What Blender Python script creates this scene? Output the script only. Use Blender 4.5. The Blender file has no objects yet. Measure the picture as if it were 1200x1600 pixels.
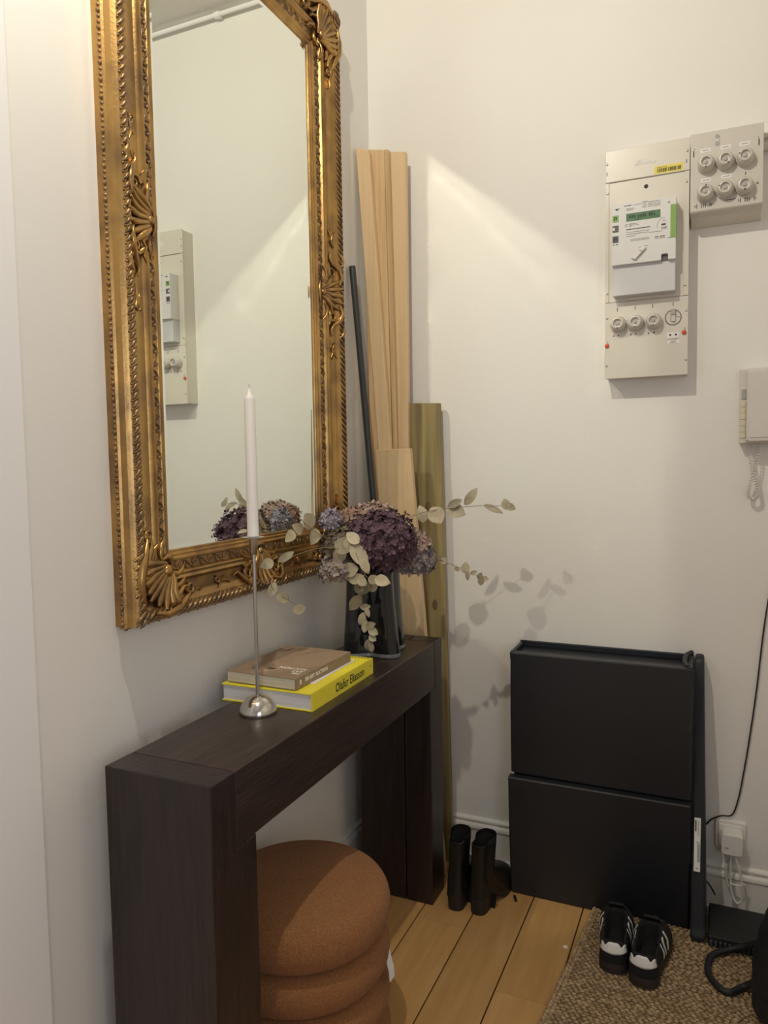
import bpy, bmesh, math, random
from mathutils import Vector, Matrix
random.seed(7)
SC = bpy.context.scene
COL = SC.collection
PI = math.pi

# ------------------------------------------------------------------ camera
def make_camera():
    yaw, pit, rol = 0.42572965, -0.06756611, -0.01616696
    cy, sy, cp, sp = math.cos(yaw), math.sin(yaw), math.cos(pit), math.sin(pit)
    f = Vector((-sy*cp, cy*cp, sp)); r = Vector((cy, sy, 0)); u = r.cross(f)
    r2 = r*math.cos(rol) + u*math.sin(rol); u2 = -r*math.sin(rol) + u*math.cos(rol)
    m = Matrix((r2, u2, -f)).transposed().to_4x4(); m.translation = (1.09512, -2.34, 1.3525)
    c = bpy.data.cameras.new('camera'); c.sensor_fit = 'VERTICAL'; c.sensor_height = 36
    c.lens = 36*1161.5/1600; c.clip_start = .02
    o = bpy.data.objects.new('camera', c); o.matrix_world = m; COL.objects.link(o); SC.camera = o
make_camera()

# ------------------------------------------------------------------ light
w = bpy.data.worlds.new('world'); SC.world = w; w.use_nodes = True
w.node_tree.nodes['Background'].inputs[0].default_value = (.75, .82, 1, 1)
w.node_tree.nodes['Background'].inputs[1].default_value = .6
LAMP = (.48, -1.6, 2.9)                      # the bulb under the ceiling
def light(name, kind, loc, energy, color, size, rot=(0, 0, 0), sy=None):
    l = bpy.data.lights.new(name, kind); l.energy = energy; l.color = color
    if kind == 'AREA':
        l.size = size
        if sy: l.shape = 'RECTANGLE'; l.size_y = sy
    else: l.shadow_soft_size = size
    o = bpy.data.objects.new(name, l); o.location = loc; o.rotation_euler = rot; COL.objects.link(o)
    return o
sp = light('bulb_light', 'SPOT', LAMP, 55, (1, .92, .755), .018)
sp.data.spot_size = math.radians(165); sp.data.spot_blend = .35
sp.rotation_euler = Vector((.10, .55, -1)).to_track_quat('-Z', 'Y').to_euler()
light('daylight', 'AREA', (2.0, -3.2, 1.55), 17, (.86, .89, 1), 1.1, (0, PI/2, 0), 1.3)   # sits in the window of the right wall
SC.view_settings.view_transform = 'Standard'
SC.view_settings.look = 'None'
SC.view_settings.gamma = 1
SC.view_settings.use_curve_mapping = False
SC.view_settings.exposure = 0.0
cy_ = SC.cycles
cy_.use_guiding = True; cy_.use_surface_guiding = True; cy_.use_volume_guiding = False
cy_.guiding_training_samples = 64
cy_.sample_clamp_indirect = 0; cy_.caustics_reflective = True; cy_.blur_glossy = 0
cy_.max_bounces = 8; cy_.diffuse_bounces = 5; cy_.glossy_bounces = 5; cy_.transmission_bounces = 4
cy_.use_denoising = True

# ------------------------------------------------------------------ materials
MATS = {}
def pm(name, col, rough=.5, metal=0, col2=None, vscale=6, stretch=(1, 1, 1), bump=0, bscale=60, bdist=.002,
       trans=0, coat=0, detail=4, contrast=(.35, .65), rand=0, kind='noise', sheen=0, spec=.5):
    m = bpy.data.materials.new(name); m.use_nodes = True; nt = m.node_tree; N = nt.nodes; Lk = nt.links
    b = N['Principled BSDF']
    b.inputs['Base Color'].default_value = (*col, 1); b.inputs['Roughness'].default_value = rough
    b.inputs['Metallic'].default_value = metal; b.inputs['Specular IOR Level'].default_value = spec
    if trans: b.inputs['Transmission Weight'].default_value = trans
    if coat: b.inputs['Coat Weight'].default_value = coat; b.inputs['Coat Roughness'].default_value = .15
    if sheen: b.inputs['Sheen Weight'].default_value = sheen; b.inputs['Sheen Roughness'].default_value = .5
    tc = N.new('ShaderNodeTexCoord'); mp = N.new('ShaderNodeMapping'); mp.inputs['Scale'].default_value = stretch
    Lk.new(tc.outputs['Object'], mp.inputs['Vector'])
    if rand:
        oi = N.new('ShaderNodeObjectInfo'); mu = N.new('ShaderNodeMath'); mu.operation = 'MULTIPLY'; mu.inputs[1].default_value = 37
        Lk.new(oi.outputs['Random'], mu.inputs[0]); Lk.new(mu.outputs[0], mp.inputs['Location'])
    out = None
    if col2:
        if kind == 'wave':
            t = N.new('ShaderNodeTexWave'); t.bands_direction = 'X'; t.inputs['Scale'].default_value = vscale
            t.inputs['Distortion'].default_value = 5; t.inputs['Detail'].default_value = 2; t.inputs['Detail Scale'].default_value = .6
            fac = t.outputs['Fac']
        else:
            t = N.new('ShaderNodeTexNoise'); t.inputs['Scale'].default_value = vscale; t.inputs['Detail'].default_value = detail
            fac = t.outputs['Fac']
        Lk.new(mp.outputs[0], t.inputs['Vector'])
        cr = N.new('ShaderNodeValToRGB'); cr.color_ramp.elements[0].position = contrast[0]; cr.color_ramp.elements[1].position = contrast[1]
        cr.color_ramp.elements[0].color = (*col, 1); cr.color_ramp.elements[1].color = (*col2, 1)
        Lk.new(fac, cr.inputs[0]); out = cr.outputs[0]
    if rand:
        if out is None:
            rgb = N.new('ShaderNodeRGB'); rgb.outputs[0].default_value = (*col, 1); out = rgb.outputs[0]
        hs = N.new('ShaderNodeHueSaturation'); mr = N.new('ShaderNodeMapRange')
        mr.inputs[3].default_value = 1-rand; mr.inputs[4].default_value = 1+rand
        Lk.new(oi.outputs['Random'], mr.inputs[0]); Lk.new(mr.outputs[0], hs.inputs['Value']); Lk.new(out, hs.inputs['Color']); out = hs.outputs[0]
    if out is not None: Lk.new(out, b.inputs['Base Color'])
    if bump:
        n2 = N.new('ShaderNodeTexNoise'); n2.inputs['Scale'].default_value = bscale; n2.inputs['Detail'].default_value = 3
        bp = N.new('ShaderNodeBump'); bp.inputs['Strength'].default_value = bump; bp.inputs['Distance'].default_value = bdist
        Lk.new(mp.outputs[0], n2.inputs['Vector']); Lk.new(n2.outputs['Fac'], bp.inputs['Height']); Lk.new(bp.outputs[0], b.inputs['Normal'])
    MATS[name] = m
    return m
pm('paint', (.80, .785, .75), .58, col2=(.785, .77, .735), vscale=3, bump=.12, bscale=70, bdist=.003)
pm('paint_trim', (.85, .845, .84), .42, bump=.06, bscale=30)
pm('ceiling_paint', (.78, .76, .73), .8)
pm('skirting', (.76, .745, .72), .3, bump=.05, bscale=30)
pm('plank', (.57, .34, .135), .32, col2=(.48, .265, .095), vscale=4, stretch=(10, 1, 1), rand=.12, bump=.04, bscale=90, contrast=(.3, .75))
pm('gap', (.02, .015, .01), .9)
pm('gold', (.48, .295, .105), .33, .9, col2=(.25, .155, .075), vscale=14, bump=.25, bscale=160, bdist=.0015, contrast=(.4, .7))
pm('gold_worn', (.33, .215, .11), .44, .8, col2=(.15, .10, .06), vscale=26, bump=.3, bscale=220, bdist=.0012)
pm('mirror', (.87, .915, .865), 0.0, 1)
pm('pine', (.66, .48, .27), .5, col2=(.53, .34, .16), vscale=26, stretch=(3, 3, .09), rand=.05, detail=2, contrast=(.42, .72))
pm('pine_pale', (.70, .525, .31), .5, col2=(.60, .42, .23), vscale=20, stretch=(3, 3, .08), rand=.05, detail=2, contrast=(.45, .8))
pm('pressure_wood', (.36, .29, .13), .6, col2=(.20, .155, .07), vscale=14, stretch=(3, 3, .11), detail=2, contrast=(.38, .68))
pm('knot', (.20, .145, .07), .6, col2=(.13, .085, .04), vscale=60)
pm('pole_black', (.025, .028, .03), .4)
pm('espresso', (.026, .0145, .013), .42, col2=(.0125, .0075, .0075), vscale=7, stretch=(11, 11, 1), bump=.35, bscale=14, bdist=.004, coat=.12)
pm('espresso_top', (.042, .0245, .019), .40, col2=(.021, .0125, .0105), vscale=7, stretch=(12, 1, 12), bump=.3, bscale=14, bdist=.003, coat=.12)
pm('boucle', (.35, .152, .055), .95, col2=(.235, .098, .033), vscale=240, bump=.9, bscale=320, bdist=.004, sheen=.05, contrast=(.3, .7))
pm('white_cloth', (.8, .8, .8), .8)
pm('steel', (.62, .6, .57), .16, 1)
pm('steel_dull', (.5, .49, .47), .28, 1)
pm('wax', (.84, .82, .79), .45)
pm('wick', (.5, .48, .45), .9)
pm('yellow', (.82, .72, .05), .42)
pm('pages', (.72, .71, .70), .8, col2=(.56, .55, .55), vscale=16, stretch=(.3, .3, 38), contrast=(.4, .7))
pm('pages_warm', (.62, .56, .44), .8, col2=(.5, .44, .34), vscale=16, stretch=(.3, .3, 40), contrast=(.4, .7))
pm('kraft', (.30, .215, .145), .7, col2=(.25, .175, .115), vscale=90, contrast=(.3, .7))
pm('paper', (.80, .79, .78), .7)
pm('ink', (.012, .012, .012), .6)
pm('print_glare_white', (.8, .79, .77), .6)  # white of real print, and of the glare painted on the meter cabinet logo
pm('vase_black', (.008, .009, .011), .09, coat=.3)
pm('vase_glass', (.20, .21, .21), .08, trans=.35)
pm('leaf', (.46, .405, .285), .62, col2=(.33, .285, .185), vscale=30, rand=.28)
pm('twig', (.25, .18, .10), .7)
pm('purple', (.15, .080, .105), .8, col2=(.065, .034, .052), vscale=70, contrast=(.35, .65))
pm('bluemauve', (.19, .175, .205), .8, col2=(.36, .29, .22), vscale=45, contrast=(.4, .7))
pm('cream', (.46, .355, .285), .8, col2=(.33, .23, .19), vscale=45)
pm('pinkbrown', (.29, .155, .125), .8, col2=(.34, .23, .17), vscale=45)
pm('lilac', (.36, .325, .375), .8, col2=(.24, .215, .25), vscale=45)
pm('greygreen', (.22, .19, .125), .8, col2=(.13, .10, .075), vscale=45)
pm('tanmauve', (.40, .335, .27), .8, col2=(.26, .20, .20), vscale=45)
pm('plastic_black', (.0125, .0145, .0195), .42, bump=.05, bscale=200, bdist=.0005)
pm('panel_black', (.0115, .013, .018), .5)
pm('enclosure', (.67, .635, .565), .33)
pm('fuse_plastic', (.60, .57, .515), .36)
pm('porcelain', (.72, .71, .68), .25)
pm('grey_button', (.40, .395, .38), .4)
pm('meter_white', (.70, .70, .69), .42)
pm('meter_grey', (.60, .61, .62), .45)
pm('lcd', (.10, .22, .11), .25, col2=(.07, .16, .08), vscale=90)
pm('lime', (.22, .38, .09), .45)
pm('grey_dark', (.10, .10, .10), .5)
pm('slot', (.03, .028, .025), .7)
pm('label_yellow', (.78, .66, .10), .5)
pm('red', (.62, .07, .03), .4)
pm('screw', (.45, .43, .38), .35, .8)
pm('intercom', (.66, .625, .585), .4)
pm('keys', (.68, .62, .47), .5)
pm('white_plastic', (.76, .74, .70), .35)
pm('cord_white', (.66, .65, .62), .5)
pm('cable_black', (.012, .012, .012), .5)
pm('leather', (.010, .0095, .0095), .38, bump=.15, bscale=130, bdist=.001, spec=.4)
pm('leather_heel', (.016, .012, .011), .5)
pm('suede', (.007, .007, .008), .85)
pm('lining', (.006, .006, .007), .9)
pm('gum', (.026, .019, .017), .6)
pm('white_leather', (.78, .775, .765), .5)
pm('jute_base', (.14, .088, .045), .9, col2=(.22, .14, .07), vscale=60)
pm('jute', (.47, .34, .20), .85, col2=(.23, .15, .08), vscale=70, detail=3, contrast=(.35, .65), bump=.5, bscale=400, bdist=.001)
pm('mat_black', (.012, .0125, .014), .6)
pm('mat_edge', (.055, .06, .062), .6)
pm('nylon', (.011, .012, .0155), .6, bump=.3, bscale=30, bdist=.004)
pm('sash', (.7, .7, .68), .4)
pm('brass', (.5, .38, .2), .35, 1)
pm('glass_pane', (.9, .95, 1), .02, trans=1)

# ------------------------------------------------------------------ mesh helpers
class MB:
    def __init__(s): s.v = []; s.f = []
    def add(s, vs, fs):
        n = len(s.v); s.v += [tuple(p) for p in vs]; s.f += [tuple(i+n for i in q) for q in fs]
    def box(s, a, b):
        x0, y0, z0 = a; x1, y1, z1 = b
        s.add([(x0,y0,z0),(x1,y0,z0),(x1,y1,z0),(x0,y1,z0),(x0,y0,z1),(x1,y0,z1),(x1,y1,z1),(x0,y1,z1)],
              [(0,3,2,1),(4,5,6,7),(0,1,5,4),(1,2,6,5),(2,3,7,6),(3,0,4,7)])
        return s
    def hexa(s, q, d):
        """four corner points (counter-clockwise seen from the front) pushed back by vector d"""
        p = [Vector(c) for c in q]; d = Vector(d)
        s.add(p+[c+d for c in p], [(0,1,2,3),(7,6,5,4),(4,5,1,0),(5,6,2,1),(6,7,3,2),(7,4,0,3)])
        return s
    def prism(s, poly, d):
        n = len(poly); p = [Vector(c) for c in poly]; d = Vector(d)
        s.add(p+[c+d for c in p], [tuple(range(n)), tuple(range(2*n-1, n-1, -1))]+[(i, i+n, (i+1) % n+n, (i+1) % n) for i in range(n)])
        return s
    def rings(s, rings, closed=True, cap0=True, cap1=True):
        n = len(rings[0]); vs = [p for r in rings for p in r]; fs = []
        for k in range(len(rings)-1):
            for i in range(n if closed else n-1):
                j = (i+1) % n
                fs.append((k*n+i, k*n+j, (k+1)*n+j, (k+1)*n+i))
        if cap0: fs.append(tuple(range(n-1, -1, -1)))
        if cap1: fs.append(tuple(range((len(rings)-1)*n, len(rings)*n)))
        s.add(vs, fs); return s
    def tube(s, pts, rad, seg=6, flat=1, up=None):
        pts = [Vector(p) for p in pts]; n = len(pts)
        if not hasattr(rad, '__len__'): rad = [rad]*n
        ref = Vector(up) if up else Vector((.31, .47, .83))
        rs = []
        for i, p in enumerate(pts):
            t = (pts[min(i+1, n-1)]-pts[max(i-1, 0)])
            t = t.normalized() if t.length > 1e-9 else Vector((0, 0, 1))
            a = t.cross(ref)
            if a.length < 1e-4: a = t.cross(Vector((1, 0, 0)))
            a.normalize(); b = a.cross(t).normalized()
            if not up: ref = b if i else ref
            rs.append([p+a*(rad[i]*math.cos(2*PI*k/seg))+b*(rad[i]*flat*math.sin(2*PI*k/seg)) for k in range(seg)])
        return s.rings(rs)
    def lathe(s, prof, c=(0, 0, 0), seg=32, axis='z', cap0=True, cap1=True):
        rs = []
        for r, h in prof:
            ring = []
            for k in range(seg):
                a = 2*PI*k/seg; u, v = r*math.cos(a), r*math.sin(a)
                if axis == 'z': ring.append((c[0]+u, c[1]+v, c[2]+h))
                elif axis == '-y': ring.append((c[0]+u, c[1]-h, c[2]+v))
                else: ring.append((c[0]+h, c[1]+u, c[2]+v))
            rs.append(ring)
        return s.rings(rs, True, cap0, cap1)
    def ell(s, c, r, seg=8, rg=5, M=None):
        rs = []
        for i in range(rg+1):
            th = PI*(.04+.92*i/rg); ring = []
            for k in range(seg):
                a = 2*PI*k/seg
                p = Vector((r[0]*math.sin(th)*math.cos(a), r[1]*math.sin(th)*math.sin(a), -r[2]*math.cos(th)))
                ring.append((M @ p if M else p)+Vector(c))
            rs.append(ring)
        return s.rings(rs)
    def build(s, name, mat, parent=None, smooth=None, bevel=0, local=False, bseg=2):
        me = bpy.data.meshes.new(name)
        off = Vector((0, 0, 0))
        q = parent
        if not local:
            while q: off += q.location; q = q.parent
        me.from_pydata([tuple(Vector(p)-off) for p in s.v], [], s.f)
        bm = bmesh.new(); bm.from_mesh(me); bmesh.ops.recalc_face_normals(bm, faces=bm.faces); bm.to_mesh(me); bm.free()
        me.materials.append(MATS[mat])
        if smooth is not None:
            for p in me.polygons: p.use_smooth = True
            me.set_sharp_from_angle(angle=math.radians(smooth))
        o = bpy.data.objects.new(name, me); COL.objects.link(o)
        if parent: o.parent = parent
        if bevel:
            b = o.modifiers.new('bevel', 'BEVEL'); b.width = bevel; b.segments = bseg; b.limit_method = 'ANGLE'; b.harden_normals = False
        return o
def thing(name, label, cat, loc=(0, 0, 0), rot=(0, 0, 0), group=None):
    o = bpy.data.objects.new(name, None); o.empty_display_size = .05; COL.objects.link(o)
    o.location = loc; o.rotation_euler = rot; o['label'] = label; o['category'] = cat
    if group: o['group'] = group
    return o
def tag(o, label, cat, group=None):
    o['label'] = label; o['category'] = cat
    if group: o['group'] = group
    return o
def struct(o):
    o['kind'] = 'structure'; return o
def stuff(o):
    o['kind'] = 'stuff'; return o
def rebase(o, base):
    """move the origin of a top-level single mesh to its base"""
    b = Vector(base); o.data.transform(Matrix.Translation(-b)); o.location = b; return o
def text(name, s, size, mat, parent, M, depth=.0004, wscale=1, shear=0, bold=0, align='CENTER'):
    """lettering as a flat mesh; M maps text x,y,z to the world"""
    cu = bpy.data.curves.new(name, 'FONT'); cu.body = s; cu.size = size; cu.align_x = align; cu.align_y = 'CENTER'
    cu.extrude = depth; cu.shear = shear; cu.offset = bold; cu.resolution_u = 3
    t = bpy.data.objects.new(name+'_tmp', cu); COL.objects.link(t)
    dg = bpy.context.evaluated_depsgraph_get()
    me = bpy.data.meshes.new_from_object(t.evaluated_get(dg)); bpy.data.objects.remove(t); bpy.data.curves.remove(cu)
    off = Vector((0, 0, 0)); q = parent
    while q: off += q.location; q = q.parent
    me.transform(Matrix.Diagonal((wscale, 1, 1, 1))); me.transform(M); me.transform(Matrix.Translation(-off))
    me.materials.clear(); me.materials.append(MATS[mat]); me.name = name
    o = bpy.data.objects.new(name, me); COL.objects.link(o); o.parent = parent
    return o
def frame_M(o, x, y):
    x = Vector(x).normalized(); y = Vector(y).normalized(); z = x.cross(y)
    m = Matrix((x, y, z)).transposed().to_4x4(); m.translation = o; return m
def rrect(w, h, r, n=4, c=(0, 0)):
    pts = []
    for cx, cy, a0 in ((w/2-r, h/2-r, 0), (-w/2+r, h/2-r, PI/2), (-w/2+r, -h/2+r, PI), (w/2-r, -h/2+r, 1.5*PI)):
        for k in range(n+1):
            a = a0+PI/2*k/n; pts.append((c[0]+cx+r*math.cos(a), c[1]+cy+r*math.sin(a)))
    return pts
def catmull(P, n=6):
    P = [Vector(p) for p in P]; P = [2*P[0]-P[1]]+P+[2*P[-1]-P[-2]]; out = []
    for i in range(1, len(P)-2):
        for k in range(n):
            t = k/n; a, b, c, d = P[i-1:i+3]
            out.append(.5*((2*b)+(c-a)*t+(2*a-5*b+4*c-d)*t*t+(3*b-a-3*c+d)*t**3))
    out.append(P[-2]); return out

# ------------------------------------------------------------------ the room
def build_room():
    struct(MB().box((-.12, -5.15, -.12), (2.12, .12, -.016)).build('floor', 'gap'))
    fl = bpy.data.objects['floor']
    W = .149; x = -.01; k = 0
    while x < 2.0:
        cuts = {4: [-.58], 2: [-.37], 1: [-.95], 3: [-1.3], 5: [-.9], 6: [-.3]}.get(k, [-1.1])
        ys = [0.0]+cuts+[-3.0, -5.0]
        for a, b in zip(ys, ys[1:]):
            MB().box((x+.002, b+.0004, -.017), (min(x+W-.002, 2.0), a-.0004, 0)).build('plank', 'plank', fl)
        x += W; k += 1
    struct(MB().box((-.12, -5.15, 3), (2.12, .12, 3.1)).build('ceiling', 'ceiling_paint'))
    struct(MB().box((-.12, -5.15, -.02), (0, .12, 3)).build('wall_left', 'paint'))
    struct(MB().box((0, 0, -.02), (2.0, .12, 3)).build('wall_back', 'paint'))
    n = MB()
    n.box((2.0, -2.6, -.02), (2.12, .12, 3)); n.box((2.0, -5.15, -.02), (2.12, -3.8, 3))
    n.box((2.0, -3.8, -.02), (2.12, -2.6, .85)); n.box((2.0, -3.8, 2.25), (2.12, -2.6, 3))
    struct(n.build('wall_right', 'paint'))
    struct(MB().box((-.12, -5.15, -.02), (2.12, -5.03, 3)).build('wall_near', 'paint'))
    wf = struct(MB().box((2.03, -3.8, .85), (2.09, -3.74, 2.25)).box((2.03, -2.66, .85), (2.09, -2.6, 2.25)).box((2.03, -3.74, .85), (2.09, -2.66, .91))
                .box((2.03, -3.74, 2.19), (2.09, -2.66, 2.25)).box((2.03, -3.23, .91), (2.09, -3.17, 2.19)).build('window_1', 'sash'))
    MB().box((2.055, -3.74, .91), (2.06, -3.23, 2.19)).box((2.055, -3.17, .91), (2.06, -2.66, 2.19)).build('pane', 'glass_pane', wf)
    # entrance door in the right wall
    d = struct(MB().box((1.97, -1.35, 0), (2.0, -.5, 2.1)).build('door_1', 'paint_trim', bevel=.004))
    for z0, z1 in ((.2, .95), (1.1, 1.95)): MB().box((1.962, -1.22, z0), (1.97, -.63, z1)).build('panel', 'paint_trim', d, bevel=.004)
    MB().tube([(1.97, -1.28, 1.02), (1.93, -1.28, 1.02), (1.92, -1.25, 1.02), (1.92, -1.16, 1.02)], .009, 8).build('door_handle', 'brass', d, 40)
    # skirting boards
    prof = [(.0, .153), (.006, .152), (.012, .147), (.0125, .142), (.009, .137), (.0095, .134), (.0145, .131), (.0175, .126), (.0175, .118), (.013, .114), (.013, .024), (.021, .023), (.0235, .012), (.024, 0), (0, 0)]
    struct(MB().rings([[(x, -d_, z) for d_, z in prof] for x in (.0, 2.0)]).build('baseboard_back', 'skirting', smooth=35))
    struct(MB().rings([[(d_, y, z) for d_, z in prof] for y in (-1.42, -.024)]).build('baseboard_left', 'skirting', smooth=35))
    struct(MB().box((0, -2.6, 0), (.018, -1.433, 3)).build('trim_1', 'paint_trim', bevel=.004))
build_room()
def ceiling_things():
    p = thing('heating_pipe', 'thin white pipe running along the top of the back wall, seen in the mirror', 'pipe', (.0, -.02, 2.972))
    MB().tube([(.02, -.024, 2.974), (1.98, -.024, 2.974)], .008, 8).build('tube', 'paint_trim', p, 40)
    for x in (.28, .62, .95, 1.3, 1.65):
        MB().tube([(x-.012, -.022, 2.974), (x+.012, -.022, 2.974)], .0125, 10).box((x-.006, -.022, 2.968), (x+.006, 0, 2.98)).build('clamp', 'paint_trim', p, 40)
    x, y, z = LAMP
    l = thing('ceiling_lamp', 'small white ceiling lamp holder above the hallway', 'lamp', (x, y, 3.0))
    MB().lathe([(.0, 0), (.045, 0), (.045, -.008), (.03, -.014), (.012, -.016)], (x, y, 3.0), 24).build('canopy', 'white_plastic', l, 40)
    MB().lathe([(.014, -.014), (.017, -.02), (.017, -.05), (.013, -.056)], (x, y, 3.0), 20).build('socket', 'white_plastic', l, 40)
ceiling_things()

# ------------------------------------------------------------------ mirror
Y0, Y1, Z0, Z1 = -1.229, -.309, 1.033, 2.661
PROF = [(.0, .0), (.0, .012), (-.0035, .016), (-.0035, .027), (.0, .031), (.0005, .046), (.004, .0505), (.007, .054), (.012, .057), (.018, .0575), (.026, .055),
        (.031, .050), (.035, .045), (.043, .0395), (.052, .0365), (.061, .0360), (.067, .0375), (.070, .0405), (.0735, .0420), (.0765, .0400), (.0785, .0380),
        (.081, .0385), (.084, .0405), (.087, .0390), (.089, .0350), (.0905, .0325), (.108, .0300), (.1095, .0320), (.113, .0325), (.116, .0290), (.1175, .0275), (.121, .0280), (.1235, .0250), (.125, .0235), (.1285, .0235), (.1305, .0205), (.131, .016)]
PROF = [(a*1.06, b) for a, b in PROF]
def hp(w_):
    for (a, ha), (b, hb) in zip(PROF[4:], PROF[5:]):
        if a <= w_ <= b and b > a: return ha+(hb-ha)*(w_-a)/(b-a)
    return PROF[-1][1] if w_ > .1 else PROF[8][1]
SIDES = {  # u along the side from its first corner, w inward from the outer edge, h out of the wall
    'left': (lambda u, w_, h: (h, Y0+w_, Z0+u), Z1-Z0), 'right': (lambda u, w_, h: (h, Y1-w_, Z0+u), Z1-Z0),
    'bottom': (lambda u, w_, h: (h, Y0+u, Z0+w_), Y1-Y0), 'top': (lambda u, w_, h: (h, Y0+u, Z1-w_), Y1-Y0)}
def spiral(c, r0, turns, a0, sgn=1, n=12, squeeze=1):
    return [(c[0]+r0*(1-.82*k/n)*math.cos(a0+sgn*2*PI*turns*k/n), c[1]+squeeze*r0*(1-.82*k/n)*math.sin(a0+sgn*2*PI*turns*k/n)) for k in range(n+1)]
def build_mirror():
    root = thing('wall_mirror', 'large gilt baroque framed mirror hanging on the left wall above the console', 'mirror', (0, (Y0+Y1)/2, Z0))
    # glass with a slim bevel all round
    a0, a1, b0, b1 = Y0+.1355, Y1-.1355, Z0+.1355, Z1-.1355; g, e, bw = .018, .0189, .0135
    m = MB(); o = [(e, a0, b0), (e, a1, b0), (e, a1, b1), (e, a0, b1)]
    i = [(g, a0+bw, b0+bw), (g, a1-bw, b0+bw), (g, a1-bw, b1-bw), (g, a0+bw, b1-bw)]
    bk = [(.006, p[1], p[2]) for p in o]
    m.add(o+i+bk, [(4, 5, 6, 7), (0, 1, 5, 4), (1, 2, 6, 5), (2, 3, 7, 6), (3, 0, 4, 7), (11, 10, 9, 8), (0, 8, 9, 1), (1, 9, 10, 2), (2, 10, 11, 3), (3, 11, 8, 0)])
    m.build('mirror_glass', 'mirror', root)
    rs = []
    for w_, h in PROF: rs.append([(h, Y0+w_, Z0+w_), (h, Y1-w_, Z0+w_), (h, Y1-w_, Z1-w_), (h, Y0+w_, Z1-w_)])
    fr = MB().rings(rs, cap0=False, cap1=False).build('frame', 'gold', root, smooth=28)
    for side, (F, Ls) in SIDES.items():
        def lift(c, dh=0, hs=None): return [F(u, w_*1.06, (hp(min(max(w_*1.06, .002), .138)) if hs is None else hs)+dh) for u, w_ in c]
        # flowing scroll band next to the glass
        m = MB(); n = int((Ls-.22)/.027)
        for k in range(n):
            u = .11+(Ls-.22)*(k+.5)/n; sg = 1 if k % 2 else -1
            m.tube(lift(spiral((u, .0995), .0075, 1.15, PI*.5*sg, sg, 9), .001), [.0021*(1-.06*j) for j in range(10)], 5)
            m.tube(lift([(u-.013, .0995-.006*sg), (u-.006, .0995-.0078*sg), (u+.003, .0995-.0062*sg), (u+.010, .0995+.001*sg), (u+.0125, .0995+.006*sg)], .001), [.0012, .0026, .0022, .0026, .001], 5)
            m.ell(F(u, .0995, hp(.0995)+.001), (.0026, .0026, .0026), 6, 4)
        m.build('scroll_band', 'gold_worn', fr, 60)
        # leaf rope on the outer ridge
        m = MB(); n = int(Ls/.0165)
        for k in range(n):
            u = Ls*(k+.5)/n
            m.tube(lift([(u-.010, .008), (u-.005, .013), (u+.001, .017), (u+.006, .023), (u+.012, .029)], .0008), [.001, .0036, .0046, .0036, .0008], 6)
            m.ell(F(u+.004, .0095, hp(.0095)+.001), (.0028, .0028, .0028), 6, 4)
        m.build('leaf_rope', 'gold_worn', fr, 60)
        # little bead strip on the outer flank
        m = MB(); n = int(Ls/.0105)
        for k in range(n):
            u = Ls*(k+.5)/n; p = F(u, -.0035, .0215)
            m.ell(p, (.0042, .0036, .0036) if k % 3 else (.0044, .0052, .0052), 6, 4)
        m.build('bead_strip', 'gold_worn', fr, 60)
        # cartouche in the middle of the side
        m = MB(); uc = Ls/2
        for j in range(-3, 4):     # shell
            a = j*.38
            c = [(uc+.012*math.sin(a)+(.048*math.sin(a))*t, .098-.020*t-(.062*math.cos(a*.9))*t) for t in (0, .25, .5, .75, 1)]
            m.tube(lift(c, .004), [.002, .0055, .0072, .0075, .003], 7)
        m.tube(lift([(uc-.03, .104), (uc-.012, .110), (uc+.012, .110), (uc+.03, .104)], .003), [.002, .005, .005, .002], 7)
        m.ell(F(uc, .1, hp(.1)+.005), (.009, .010, .010), 10, 6)
        for sg in (-1, 1):
            m.tube(lift([(uc+sg*.03, .03), (uc+sg*.052, .022), (uc+sg*.075, .030), (uc+sg*.09, .048), (uc+sg*.105, .058), (uc+sg*.122, .052)], .004), [.003, .0062, .0068, .0058, .004, .0015], 7)
            m.tube(lift(spiral((uc+sg*.062, .052), .016, 1.4, PI/2, -sg, 14), .004), [.0055-.0003*j for j in range(15)], 7)
            m.tube(lift([(uc+sg*.03, .09), (uc+sg*.05, .083), (uc+sg*.068, .088), (uc+sg*.08, .098)], .003), [.002, .005, .0045, .001], 6)
            m.tube(lift([(uc+sg*.045, .066), (uc+sg*.06, .072), (uc+sg*.078, .068), (uc+sg*.09, .074)], .003), [.002, .0045, .004, .001], 6)
            m.tube(lift([(uc+sg*.085, .02), (uc+sg*.1, .014), (uc+sg*.115, .02), (uc+sg*.125, .03)], .002), [.002, .005, .005, .001], 6)
            # sprig further out on the cove
            c0 = uc+sg*.165
            m.tube(lift([(c0-sg*.028, .040), (c0-sg*.012, .048), (c0+sg*.006, .046), (c0+sg*.02, .036)], .002), [.001, .0042, .0042, .001], 6)
            m.tube(lift([(c0-sg*.012, .058), (c0, .050), (c0+sg*.012, .054), (c0+sg*.022, .062)], .002), [.001, .0036, .0036, .001], 6)
            m.tube(lift(spiral((c0+sg*.016, .052), .008, 1.2, 0, sg, 10), .002), .0026, 6)
        m.build('cartouche', 'gold', fr, 60)
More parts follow.
